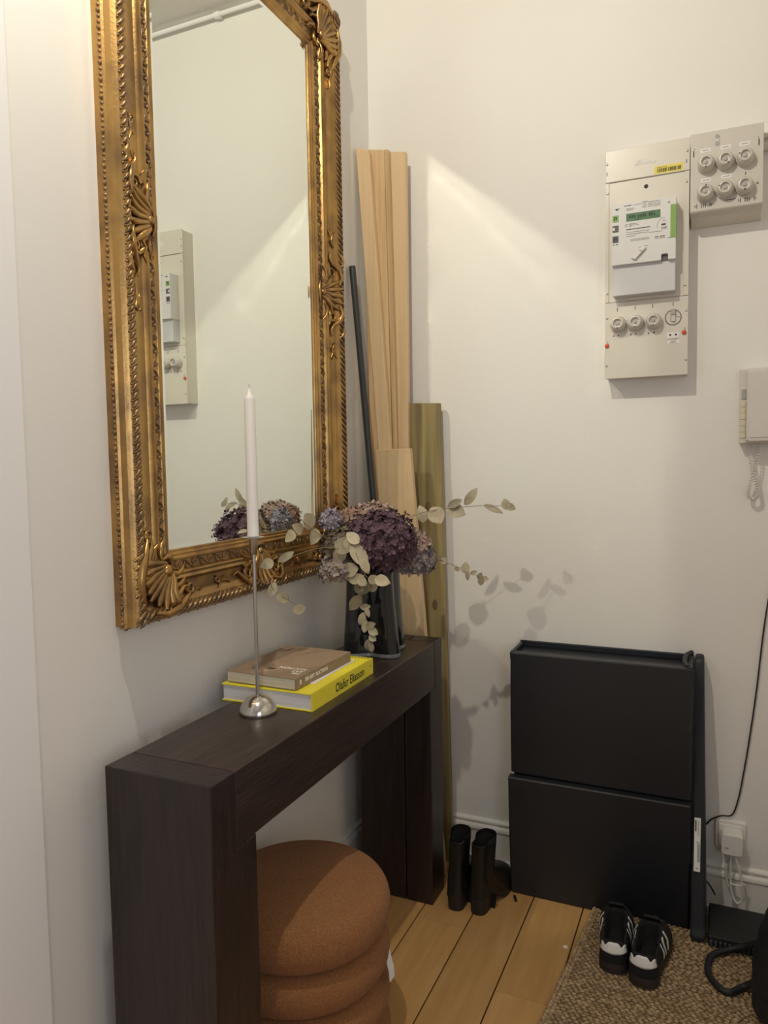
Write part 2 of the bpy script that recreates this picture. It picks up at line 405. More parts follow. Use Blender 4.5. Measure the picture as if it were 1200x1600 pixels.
    # corner acanthus: a along one side, b along the other, both from the outer corner
    for cy, sy_, cz, sz in ((Y0, 1, Z0, 1), (Y1, -1, Z0, 1), (Y1, -1, Z1, -1), (Y0, 1, Z1, -1)):
        m = MB()
        def lift(c, dh=0): return [(hp(min(max(min(a, b), .003), .125))*.55+.038*.45+dh, cy+sy_*a, cz+sz*b) for a, b in c]
        for j in range(-4, 5):      # fan of lobes
            a = PI/4+j*.22
            c = [(.115-math.cos(a)*r, .115-math.sin(a)*r) for r in (.012, .035, .06, .082, .098 if abs(j) < 3 else .09)]
            m.tube(lift(c, .012), [.003, .006, .0085, .0095, .004], 7)
        m.ell(lift([(.1, .1)], .014)[0], (.012, .014, .014), 10, 6)
        m.tube(lift([(.122, .096), (.128, .112), (.122, .124), (.112, .128), (.096, .122)], .004), [.002, .006, .007, .006, .002], 7)
        for sw in (0, 1):
            S = (lambda c: [(b, a) for a, b in c]) if sw else (lambda c: c)
            m.tube(lift(S([(.05, .02), (.085, .012), (.12, .018), (.15, .034), (.172, .044)]), .010), [.004, .009, .010, .007, .002], 7)
            m.tube(lift(S([(.07, .042), (.10, .034), (.128, .042), (.15, .058), (.168, .060)]), .009), [.004, .008, .0085, .006, .002], 7)
            m.tube(lift(S([(.10, .07), (.125, .060), (.147, .066), (.158, .078)]), .006), [.003, .007, .006, .0015], 7)
            m.tube(lift(S([(.118, .094), (.138, .088), (.155, .094), (.165, .104)]), .004), [.003, .006, .005, .0015], 7)
            m.tube(lift(S(spiral((.178, .054), .014, 1.35, PI, 1, 14)), .006), [.0052-.0003*j for j in range(15)], 7)
            m.tube(lift(S([(.188, .042), (.202, .048), (.214, .044), (.226, .05)]), .003), [.003, .0045, .003, .001], 6)
            for q in range(5):
                m.tube(lift(S([(.06+.018*q, .004), (.066+.018*q, .012), (.076+.018*q, .022)]), .006), [.003, .0062, .002], 6)
        m.build('corner_ornament', 'gold', fr, 60)
build_mirror()

# ------------------------------------------------------------------ boards in the corner
def board(name, label, q, y0, y1, mat, cat='board'):
    """q: x at bottom left, bottom right, top right, top left and the two top heights"""
    xbl, xbr, xtr, xtl, ztr, ztl = q
    o = MB().hexa([(xbl, y0, 0), (xbr, y0, 0), (xtr, y0, ztr), (xtl, y0, ztl)], (0, y1-y0, 0)).build(name, mat, None, bevel=.0015, bseg=1)
    rebase(o, ((xbl+xbr)/2, (y0+y1)/2, 0)); return tag(o, label, cat)
def build_boards():
    board('pine_board', 'tall pale pine board, rightmost of the tall boards leaning in the corner', (.094, .152, .161, .104, 2.343, 2.352), -.070, -.050, 'pine_pale')
    board('pine_board', 'tall grained pine board standing in the middle of the corner boards, behind the tilted one', (.048, .126, .097, .019, 2.351, 2.366), -.094, -.074, 'pine')
    board('pine_lath', 'narrow pine lath squeezed between the middle and the right tall pine boards', (.132, .146, .111, .097, 2.350, 2.353), -.092, -.0745, 'pine')
    board('pine_board', 'tilted narrow pine board leaning in front of the other tall corner boards', (.162, .203, .054, .008, 2.345, 2.366), -.118, -.098, 'pine_pale')
    b = board('short_pine_board', 'short pale pine board standing in front, its top level with the candle', (.145, .296, .193, .072, 1.3935, 1.3915), -.142, -.122, 'pine_pale')
    e = board('treated_board', 'greenish pressure treated board standing right of the pine boards', (.172, .288, .257, .147, 1.54, 1.5445), -.047, -.024, 'pressure_wood')
    for x, z in ((.215, 1.20), (.236, .875)):
        MB().ell((x, -.0468, z), (.010, .0009, .019), 14, 8).build('knot', 'knot', e, 60)
    t = MB().tube([(.175, -.175, .0), (.016, -.175, 1.975)], .0105, 10).build('pole', 'pole_black', None, 40)
    tag(rebase(t, (.175, -.175, 0)), 'thin black pole leaning in the corner between the mirror frame and the pine boards', 'pole')
build_boards()

# ------------------------------------------------------------------ console table and pouf
CX0, CX1, CYN, CYF, CZ = .075, .313, -1.347, -.198, .806
def build_console():
    r = thing('console_table', 'dark espresso stained chunky wooden console table against the left wall', 'table', ((CX0+CX1)/2, (CYN+CYF)/2, 0))
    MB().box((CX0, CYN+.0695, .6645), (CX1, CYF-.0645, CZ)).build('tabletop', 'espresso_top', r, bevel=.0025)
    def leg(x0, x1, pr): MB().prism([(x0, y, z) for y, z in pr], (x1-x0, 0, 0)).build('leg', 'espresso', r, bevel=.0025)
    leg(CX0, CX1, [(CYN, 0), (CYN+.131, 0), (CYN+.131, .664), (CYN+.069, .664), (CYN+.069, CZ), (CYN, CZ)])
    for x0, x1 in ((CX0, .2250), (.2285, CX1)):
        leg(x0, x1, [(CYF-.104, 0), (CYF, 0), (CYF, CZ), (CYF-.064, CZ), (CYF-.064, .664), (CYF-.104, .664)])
build_console()
def build_pouf():
    c = (.227, -.925); R = .207
    r = thing('pouf', 'round rust orange boucle pouf of stacked cushions under the dark console table', 'pouf', (*c, 0))
    def roll(z0, z1, R, dome=0):
        h = (z1-z0)/2; pr = []
        n = 14
        for k in range(n+1):
            a = -PI/2+PI*k/n
            pr.append((R-.052+.052*math.copysign(abs(math.cos(a))**.75, math.cos(a)), z0+h+h*math.sin(a)))
        top = [] if not dome else [(R*.62, z1+dome*.55), (R*.4, z1+dome*.85), (R*.2, z1+dome*.97), (.004, z1+dome)]
        return [(.004, z0)]+pr+top+([] if dome else [(.004, z1)])
    MB().lathe(roll(.292, .402, R, .022), (*c, 0), 64).build('cushion', 'boucle', r, 80)
    for z in (.0, .0975, .195): MB().lathe(roll(z, z+.0985, R*.985), (*c, 0), 64).build('cushion_ring', 'boucle', r, 80)
    a = .25; p = Vector((c[0]+.199*math.cos(a), c[1]+.199*math.sin(a), .215))
    t = MB()
    t.rings([[p+Vector((x, y, z)) for x, y in ((0, -.012), (.002, -.012), (.002, .012), (0, .012))] for x0, z in ((0, .03),)]+
            [[p+Vector((x+.010, y, -.006)) for x, y in ((0, -.012), (.002, -.012), (.002, .012), (0, .012))]]+
            [[p+Vector((x+.012, y, -.03)) for x, y in ((0, -.012), (.002, -.012), (.002, .012), (0, .012))]])
    t.build('care_tag', 'white_cloth', r)
build_pouf()

# ------------------------------------------------------------------ things on the console
def build_candle():
    x, y = .174, -.997
    s = thing('candlestick', 'tall slim steel candlestick with a domed foot at the near end of the console', 'candlestick', (x, y, CZ))
    MB().lathe([(.001, 0), (.040, 0), (.0415, .002), (.0415, .006), (.039, .014), (.033, .024), (.024, .033), (.013, .038), (.005, .0395), (.001, .0395)], (x, y, CZ), 48).build('foot', 'steel', s, 50)
    MB().lathe([(.0042, .039), (.0042, .358)], (x, y, CZ), 14).build('stem', 'steel_dull', s, 50)
    MB().lathe([(.004, .350), (.0075, .354), (.0105, .384), (.011, .386), (.024, .387), (.0245, .3885), (.011, .389)], (x, y, CZ), 28).build('cup', 'steel_dull', s, 40)
    c = thing('taper_candle', 'long white unlit taper candle standing in the steel candlestick', 'candle', (x, y, CZ+.3892))
    MB().lathe([(.0095, 0), (.0125, .001), (.0118, .295), (.0105, .300), (.0055, .306), (.0025, .316), (.001, .320)], (x, y, CZ+.3892), 24).build('wax', 'wax', c, 45)
    MB().tube([(x, y, CZ+.706), (x+.0006, y, CZ+.712), (x-.0004, y, CZ+.717)], .0009, 6).build('wick', 'wick', c)
build_candle()
def book(name, label, x0, x1, y0, y1, z, th, cov, mat, pmat, rz=0, ov=.003):
    c = Vector(((x0+x1)/2, (y0+y1)/2, z))
    r = thing(name, label, 'book', c, (0, 0, rz))
    X0, X1, Yn, Yf = x0-c.x, x1-c.x, y0-c.y, y1-c.y
    m = MB().box((X0, Yn, 0), (X1-.0005, Yf, cov)).box((X0, Yn, th-cov), (X1-.0005, Yf, th)).box((X1-cov, Yn, 0), (X1, Yf, th))
    m.build('cover', mat, r, bevel=.0006, local=True)
    MB().box((X0+ov, Yn+ov, cov), (X1-cov-.0008, Yf-ov, th-cov)).build('page_block', pmat, r, local=True)
    return r, X0, X1, Yn, Yf
def ltext(parent, name, s, size, mat, o, x, y, **k):
    t = text(name, s, size, mat, None, frame_M(o, x, y), **k); t.parent = parent; return t
def build_books():
    r, X0, X1, Yn, Yf = book('yellow_art_book', 'thick yellow hardback book lying flat on the console under a brown book', .044, .283, -.953, -.630, CZ, .040, .003, 'yellow', 'pages', .012)
    ltext(r, 'spine_title', 'Olafur Eliasson', .030, 'ink', (X1+.0001, Yn+.128+.062, .0195), (0, 1, 0), (0, 0, 1), wscale=.86, bold=.0004, depth=.0002)
    ltext(r, 'spine_mark', '*', .014, 'ink', (X1+.0001, Yf-.018, .021), (0, 1, 0), (0, 0, 1), depth=.0002)
    m = MB()
    for i in range(9): m.box((X1-.085+i*.009, Yf-.012, .0400), (X1-.085+i*.009+.006, Yf-.006, .0403))
    m.build('cover_print', 'ink', r, local=True)
    p = MB().hexa([(.10, -.896, 0), (.252, -.885, 0), (.250, -.668, 0), (.10, -.69, 0)], (0, 0, .0012))
    o = p.build('paper_card', 'paper', None)
    o.data.transform(Matrix.Translation((-.176, .785, 0))); o.location = (.176, -.785, CZ+.0404)
    tag(o, 'white sheet of card peeping out between the brown and yellow books', 'card')
    r, X0, X1, Yn, Yf = book('brown_catalogue', 'brown kraft covered paperback lying on top of the yellow book', .056, .243, -.944, -.684, CZ+.0418, .0255, .0016, 'kraft', 'pages_warm', -.02, .0006)
    z = .0256
    for i, s in enumerate(('SBI', 'ART', 'AUCTION')):
        ltext(r, 'cover_title', s, .0165, 'print_glare_white', (X1-.014, Yn+.040+.0165*i, z), (-1, 0, 0), (0, -1, 0), align='LEFT', depth=.0002, bold=.0002)
    MB().hexa([(X0+.075, Yn+.052, z), (X0+.092, Yn+.050, z), (X0+.098, Yn+.057, z), (X0+.082, Yn+.058, z)], (0, 0, .0002)).build('cover_mark', 'ink', r, local=True)
    ltext(r, 'spine_title', 'SBI ART AUCTION', .0125, 'print_glare_white', (X1+.0001, Yn+.092, .0135), (0, 1, 0), (0, 0, 1), depth=.0002, bold=.0002)
    MB().box((X1, Yn+.018, .009), (X1+.0003, Yn+.024, .019)).build('spine_mark', 'print_glare_white', r, local=True)
build_books()
VX, VY = .190, -.425
def build_vase():
    r = thing('vase', 'glossy black lobed glass vase holding the dried flowers on the console', 'vase', (VX, VY, CZ))
    def ring(R, z, tw, lob=.23, n=96):
        R *= 1.05*(1.04-.10*min(1, z/.2)); tw += .22
        return [(VX+R*(1+lob*math.cos(4*(a+tw)))*math.cos(a), VY+R*(1+lob*math.cos(4*(a+tw)))*math.sin(a), CZ+z) for a in (2*PI*k/n for k in range(n))]
    MB().rings([ring(.077, .0125, .30), ring(.0765, .03, .30), ring(.074, .08, .33), ring(.071, .15, .36), ring(.070, .22, .39), ring(.072, .262, .40), ring(.073, .266, .40), ring(.069, .266, .40),
                ring(.066, .22, .39), ring(.067, .1, .33), ring(.06, .03, .3)]).build('body', 'vase_black', r, 50)
    MB().rings([ring(.074, .0, .30), ring(.0785, .002, .30), ring(.0785, .010, .30), ring(.076, .0122, .30)]).build('foot', 'vase_glass', r, 50)
    d = MB().rings([[(.112+x, -.365+y, CZ+z) for x, y in rrect(.06, .11, .012)] for z in (0, .010)]).build('black_case', 'plastic_black', None, 40)
    tag(rebase(d, (.112, -.365, CZ)), 'small flat black case lying behind the vase, mostly hidden', 'case')
build_vase()
def floret(m, p, n, s):
    n = n.normalized(); a = n.cross(Vector((.3, .5, .8))).normalized(); b = n.cross(a); t0 = random.random()*PI
    for k in range(4):
        t = t0+k*PI/2+random.uniform(-.15, .15); d = a*math.cos(t)+b*math.sin(t); e = a*-math.sin(t)+b*math.cos(t)
        lf = random.uniform(.1, .7)
        q = [p, p+d*s*.55+e*s*.42+n*s*.12, p+d*s+n*s*lf, p+d*s*.55-e*s*.42+n*s*.12, p+d*s*.5+n*s*(.0+.1*lf)]
        m.add(q, [(0, 4, 1), (1, 4, 2), (2, 4, 3), (3, 4, 0)])
def hydrangea(label, c, r, n, s, mat):
    c = Vector(c); base = Vector((VX+(c.x-VX)*.12, VY+(c.y-VY)*.12, CZ+.04))
    t = thing('hydrangea', label, 'flower', base)
    m = MB(); g = PI*(3-math.sqrt(5))
    for i in range(n):
        z = 1-1.62*(i+.5)/n; q = math.sqrt(max(0, 1-z*z)); a = g*i
        d = Vector((q*math.cos(a), q*math.sin(a), z))+Vector((random.gauss(0, .06), random.gauss(0, .06), random.gauss(0, .06)))
        k = random.uniform(.86, 1.04)
        p = c+Vector((d.x*r[0]*k, d.y*r[1]*k, d.z*r[2]*k))
        floret(m, p, Vector((d.x/r[0], d.y/r[1], d.z/r[2])), s*random.uniform(.8, 1.15))
    stuff(m.build('florets', mat, t))
    core = MB().ell(c, (r[0]*.8, r[1]*.8, r[2]*.78), 14, 9).build('flower_core', mat, t, 80)
    lip = Vector((VX+(c.x-VX)*.35, VY+(c.y-VY)*.35, CZ+.235))
    MB().tube(catmull([base, (base+lip)/2, lip, c-Vector((0, 0, r[2]*.3))], 4), .003, 6).build('stem', 'twig', t)
def build_flowers():
    hydrangea('large deep purple dried hydrangea head, biggest of the bouquet', (.243, -.475, 1.128), (.100, .085, .088), 430, .0140, 'purple')
    hydrangea('bluish mauve hydrangea head drooping at the right of the vase rim', (.318, -.43, 1.078), (.058, .055, .052), 150, .0145, 'bluemauve')
    hydrangea('cream pink hydrangea head at the top back of the bouquet', (.180, -.395, 1.186), (.066, .055, .046), 140, .0150, 'cream')
    hydrangea('pinkish brown hydrangea head between the lilac and cream ones', (.135, -.44, 1.178), (.046, .05, .045), 100, .0150, 'pinkbrown')
    hydrangea('pale lilac hydrangea head at the upper left beside the mirror', (.100, -.505, 1.188), (.026, .036, .030), 70, .0140, 'lilac')
    hydrangea('small cream hydrangea tuft at the right edge of the purple head', (.338, -.44, 1.122), (.030, .032, .034), 60, .0135, 'cream')
    hydrangea('dry grey green hydrangea head low at the left of the bouquet', (.130, -.50, 1.115), (.058, .055, .055), 120, .0150, 'greygreen')
    hydrangea('faded tan and mauve hydrangea head at the lower left over the rim', (.133, -.54, 1.055), (.050, .048, .036), 110, .0140, 'tanmauve')
build_flowers()
def leaf_mesh(m, p, d, n, ln, wd, cup=.25):
    """a cupped oval leaf starting at p, growing along d, facing n"""
    d = Vector(d).normalized(); n = Vector(n); n = (n-d*n.dot(d)).normalized(); s = d.cross(n)
    p = Vector(p); top = []; N = 6
    prof = [.16, .74, .98, 1.0, .88, .56, .05]
    rows = []
    for i in range(N+1):
        t = i/N; w_ = wd*.5*prof[i]+.0006; base = p+d*(ln*t)+n*(-cup*ln*.5*(t-.1)**2)
        rows.append([base-s*w_+n*(cup*w_), base, base+s*w_+n*(cup*w_)])
    vs = [v for r in rows for v in r]; k = len(vs)
    vs += [v-n*.0007 for v in vs]
    fs = []
    for i in range(N):
        for j in (0, 1):
            a = i*3+j; fs += [(a, a+1, a+4, a+3), (a+k+3, a+k+4, a+k+1, a+k)]
        fs += [(i*3, i*3+3, i*3+3+k, i*3+k), (i*3+2, i*3+2+k, i*3+5+k, i*3+5)]
    fs += [(0, k, k+1, 1), (1, k+1, k+2, 2)]; e = N*3; fs += [(e, e+1, e+1+k, e+k), (e+1, e+2, e+2+k, e+1+k)]
    m.add(vs, fs)
def branch(label, stem, leaves, r=.0013):
    """leaves: (centre, direction, facing, length, width)"""
    P = catmull(stem, 5)
    t = thing('eucalyptus_branch', label, 'branch', P[0])
    MB().tube(P, [r*(1-.5*i/len(P)) for i in range(len(P))], 6).build('stem', 'twig', t, 60)
    for c, d, n, ln, wd in leaves:
        m = MB(); d = Vector(d).normalized(); c = Vector(c)
        leaf_mesh(m, c-d*ln*.5, d, n, ln, wd, random.uniform(.12, .35))
        m.build('leaf', 'leaf', t, 80)
def build_branches():
    F = (.42, -.88, .2)          # roughly towards the hall
    L_ = lambda x, z, dx, dz, ln, wd, y=-.42, n=F, dy=0: ((x, y, z), (dx, dy, dz), n, ln, wd)
    branch('eucalyptus branch reaching up and right past the green board', [(.20, -.43, CZ+.06), (.225, -.43, 1.08), (.255, -.40, 1.154), (.282, -.37, 1.192), (.342, -.32, 1.21), (.436, -.25, 1.218), (.485, -.22, 1.217), (.529, -.19, 1.217)],
           [L_(.308, 1.200, -.1, .9, .050, .040, -.34, n=(.8, -.5, .2)), L_(.346, 1.195, .5, -.7, .054, .050, -.32), L_(.391, 1.206, .7, -.25, .060, .044, -.28), L_(.390, 1.228, .9, .5, .046, .022, -.285),
            L_(.428, 1.246, .62, .8, .062, .026, -.25), L_(.487, 1.209, .9, -.35, .060, .018, -.22), L_(.519, 1.222, -.25, .9, .034, .026, -.20), L_(.532, 1.213, .85, -.3, .030, .022, -.195)])
    branch('small leaved eucalyptus twig pointing right and down from the bouquet', [(.21, -.41, CZ+.06), (.25, -.42, 1.06), (.336, -.41, 1.088), (.394, -.36, 1.062), (.428, -.32, 1.04), (.477, -.28, 1.007)],
           [L_(.369, 1.079, .9, .1, .026, .018, -.38), L_(.384, 1.070, .7, -.5, .022, .018, -.37), L_(.414, 1.044, .8, -.4, .017, .012, -.34), L_(.432, 1.046, .1, .9, .034, .024, -.32), L_(.438, 1.022, .1, -.9, .026, .012, -.32),
            L_(.453, 1.031, .9, .4, .022, .012, -.31), L_(.466, 1.019, .3, .8, .022, .016, -.29), L_(.469, 1.003, .0, -.9, .024, .018, -.29), L_(.479, 1.010, .9, -.2, .020, .016, -.28)])
    Y = -.53
    branch('eucalyptus branch hanging down in front of the black vase', [(.205, -.445, CZ+.08), (.215, -.47, 1.06), (.235, -.52, 1.105), (.198, Y, 1.033), (.205, Y, .971), (.217, Y, .919), (.230, Y, .866), (.219, Y, .839)],
           [L_(.208, 1.010, .95, .1, .056, .038, Y), L_(.237, 1.015, .7, .5, .034, .028, Y), L_(.183, .966, -.6, -.7, .060, .030, Y), L_(.213, .957, .9, .15, .030, .016, Y), L_(.220, .943, .3, -.9, .032, .012, Y),
            L_(.202, .922, -.3, -.9, .040, .020, Y), L_(.212, .902, -.2, -.9, .036, .020, Y), L_(.228, .907, .8, .3, .030, .020, Y), L_(.236, .890, .8, -.4, .030, .022, Y), L_(.234, .872, .7, -.5, .024, .018, Y),
            L_(.221, .852, -.3, -.9, .038, .022, Y), L_(.229, .846, .2, -.9, .030, .016, Y)])
    Y = -.565
    branch('eucalyptus branch with broad leaves across the front left of the bouquet', [(.19, -.45, CZ+.09), (.195, -.50, 1.07), (.205, Y, 1.112), (.225, Y, 1.06), (.25, Y, 1.035)],
           [L_(.216, 1.103, .55, -.75, .078, .040, Y), L_(.166, 1.128, -.75, .3, .056, .048, Y), L_(.186, 1.137, .3, .7, .044, .030, Y), L_(.197, 1.150, -.7, .5, .046, .030, Y), L_(.183, 1.062, -.9, -.2, .058, .038, Y),
            L_(.205, 1.040, .8, .3, .046, .028, Y), L_(.232, 1.076, .4, -.85, .048, .024, Y), L_(.257, 1.040, .9, .1, .034, .024, Y), L_(.282, 1.038, .9, -.2, .044, .030, Y), L_(.223, 1.032, .7, -.5, .030, .024, Y), L_(.155, 1.100, -.6, -.6, .050, .036, Y)])
    n = (.75, -.6, .2)
    branch('eucalyptus branch drooping left in front of the gilt mirror frame', [(.17, -.43, CZ+.1), (.165, -.47, 1.07), (.15, -.60, 1.125), (.115, -.72, 1.12), (.098, -.80, 1.085), (.10, -.81, 1.045), (.135, -.76, 1.0)],
           [((.088, -.815, 1.108), (-.1, -.9, -.15), n, .046, .026), ((.118, -.775, 1.122), (.5, .8, .45), n, .050, .018), ((.098, -.812, 1.044), (-.1, -.5, -.8), n, .040, .022), ((.115, -.79, 1.022), (.4, .9, -.2), n, .044, .026),
            ((.140, -.755, .988), (.3, .9, .05), n, .044, .024)])
    branch('short eucalyptus sprig standing up left of the lilac hydrangea', [(.16, -.44, CZ+.12), (.15, -.5, 1.1), (.105, -.60, 1.165), (.085, -.64, 1.20), (.08, -.67, 1.22)],
           [((.092, -.615, 1.195), (.1, .5, -.7), n, .055, .040), ((.082, -.655, 1.18), (0, -.8, .4), n, .045, .030), ((.10, -.60, 1.155), (.2, -.7, -.5), n, .060, .030), ((.085, -.70, 1.165), (.1, -.7, -.3), n, .050, .026)])
build_branches()

# ------------------------------------------------------------------ meter panel, meter, fuse box
def disc(m, c, r, h=.0006, seg=12): return m.lathe([(r, 0), (r, h)], c, seg, '-y')
def screw(c, parent, r=.0034, mat='screw'):
    disc(MB().lathe([(r, 0), (r, .0012), (r*.6, .002), (r*.2, .002)], c, 12, '-y'), (c[0], c[1]-.002, c[2]), r*.35, .0002, 6).build('screw', mat, parent, 40)
def plug(x, z, yb, parent, R=.0215, D=.030, name='screw_fuse', ang=0):
    p = MB().lathe([(R, 0), (R, D*.5), (R*.97, D*.66), (R*.86, D*.84), (R*.70, D), (R*.56, D*1.02), (R*.53, D*.98), (R*.48, D*.80), (R*.30, D*.76), (R*.02, D*.76)], (x, yb, z), 28, '-y').build(name, 'fuse_plastic', parent, 38)
    MB().lathe([(R*.24, D*.76), (R*.24, D*.90), (R*.14, D*.92), (R*.01, D*.92)], (x, yb, z), 16, '-y').build('button', 'grey_button', p, 40)
    disc(MB(), (x+R*.66*math.sin(ang), yb-D*.985, z-R*.66*math.cos(ang)), R*.09, .0012, 8).build('test_hole', 'slot', p)
    MB().lathe([(R*1.05, 0), (R*1.05, D*.42), (R*1.0, D*.42)], (x, yb, z), 28, '-y', cap1=False).build('collar', 'grey_dark' if name == 'fuse_' else 'fuse_plastic', p, 40)
    return p
def build_panel():
    X0, X1, ZB, ZT, y = .7805, 1.0065, 1.5835, 2.2305, -.065
    r = thing('meter_panel', 'tall grey white metal electricity meter cabinet on the back wall', 'electrical panel', ((X0+X1)/2, 0, ZB))
    MB().box((X0+.002, -.058, ZB+.002), (X1-.002, 0, ZT-.002)).build('housing', 'enclosure', r, bevel=.002)
    top = MB().box((X0, y, 2.1425), (X1, -.0575, ZT)).build('top_cover', 'enclosure', r, bevel=.0015)
    mid = MB().box((X0+.0005, y+.003, 1.803), (X1-.0005, -.0575, 2.141)).build('middle_cover', 'enclosure', r, bevel=.0015)
    for a, b in ((X0+.0005, .7915), (.994, X1-.0005)): MB().box((a, y, 1.803), (b, -.061, 2.141)).build('rail', 'enclosure', r, bevel=.0008)
    low = MB().box((X0, y, ZB), (X1, -.0575, 1.8015)).build('bottom_cover', 'enclosure', r, bevel=.0015)
    for x, z in ((.7854, 2.194), (.9988, 2.1948), (.7869, 1.8287), (.9976, 1.831), (.7872, 1.7584), (1.001, 1.7608), (1.0017, 1.6249), (.786, 1.6216), (.787, 2.1121), (.9985, 2.1119)): screw((x, y, z), r)
    for x, z in ((.7855, 2.1668), (.9979, 2.167)): MB().box((x-.001, y-.0004, z-.005), (x+.001, y, z+.005)).build('slot', 'slot', r)
    for x, z in ((.7875, 1.6789), (.9962, 1.7007)):
        MB().lathe([(.0062, 0), (.0062, .003), (.004, .0045), (.001, .0045)], (x, y, z), 14, '-y').build('seal', 'red', r, 40)['label'] = 'small red lead seal'
        MB().tube([(x+.002, y-.002, z+.004), (x+.002, y-.003, z+.012), (x, y, z+.014)], .0007, 5).build('seal_wire', 'screw', r)
    disc(MB(), (.8921, y+.003, 2.1172), .0058, .0005, 14).build('hole', 'slot', r)
    pl = [plug(x, 1.738, y, low) for x in (.8195, .8675, .9165)]
    # empty fuse holder
    MB().lathe([(.022, 0), (.022, .001), (.0195, .001), (.0195, 0)], (.9673, y, 1.7446), 28, '-y', False, False).build('empty_holder', 'grey_dark', low, 40)
    MB().lathe([(.0195, 0), (.0195, .0008), (.001, .0008)], (.9673, y, 1.7446), 28, '-y').build('holder_disc', 'enclosure', low)
    MB().box((.9625, y-.006, 1.733), (.9735, y, 1.752)).build('holder_clip', 'fuse_plastic', low, bevel=.001)
    MB().box((.963, y-.0085, 1.752), (.9735, y, 1.767)).box((.9735, y-.002, 1.7445), (.988, y, 1.7465)).box((.9600, y-.002, 1.733), (.9625, y, 1.766)).build('holder_contact', 'grey_button', low)
    for x, z in ((.8163, 1.7808), (.8649, 1.7816), (.9126, 1.7823), (.9669, 1.7819)): MB().box((x-.001, y-.0004, z-.005), (x+.001, y, z+.005)).build('slot', 'slot', low)
    for x, z in ((.8195, 1.7065), (.8675, 1.7075), (.9165, 1.7075), (.806, 1.706), (.854, 1.7065), (.902, 1.7065)): disc(MB(), (x, y, z), .0022, .0005, 8).build('hole', 'slot', low)
    MB().box((.9507, y-.0004, 1.689), (.983, y, 1.7035)).box((.952, y-.0004, 1.672), (.984, y, 1.6855)).build('sticker', 'print_glare_white', low)
    m = MB().box((.9575, y-.0008, 1.694), (.9625, y, 1.699)).box((.972, y-.0008, 1.694), (.9775, y, 1.699)).box((.953, y-.0008, 1.6838), (.983, y, 1.685))
    for i, (a, b) in enumerate(((.961, .976), (.962, .974), (.958, .978))): m.box((a, y-.0008, 1.680-.003*i), (b, y, 1.6808-.003*i))
    m.build('sticker_print', 'ink', low)
    # yellow barcode sticker
    MB().box((.9146, y-.0004, 2.1450), (.9892, y, 2.1662)).build('barcode_sticker', 'label_yellow', top)
    m = MB(); x = .9215; random.seed(3)
    while x < .984:
        w_ = random.choice((.0007, .0007, .0014, .0024)); m.box((x, y-.0008, 2.1485), (x+w_, y, 2.1590)); x += w_+random.choice((.0008, .0016))
    for i in range(10): m.box((.9215+i*.0026, y-.0008, 2.1612), (.9232+i*.0026, y, 2.1628))
    m.build('barcode', 'ink', top)
    M_ = lambda x, z, dy=0: frame_M((x, y-.0002-dy, z), (1, 0, 0), (0, 0, 1))
    text('raised_logo', '///bbob', .019, 'print_glare_white', top, M_(.8895, 2.184), depth=.0009, shear=.25, bold=.0005)  # white colour stands in for glare on the embossed letters
build_panel()
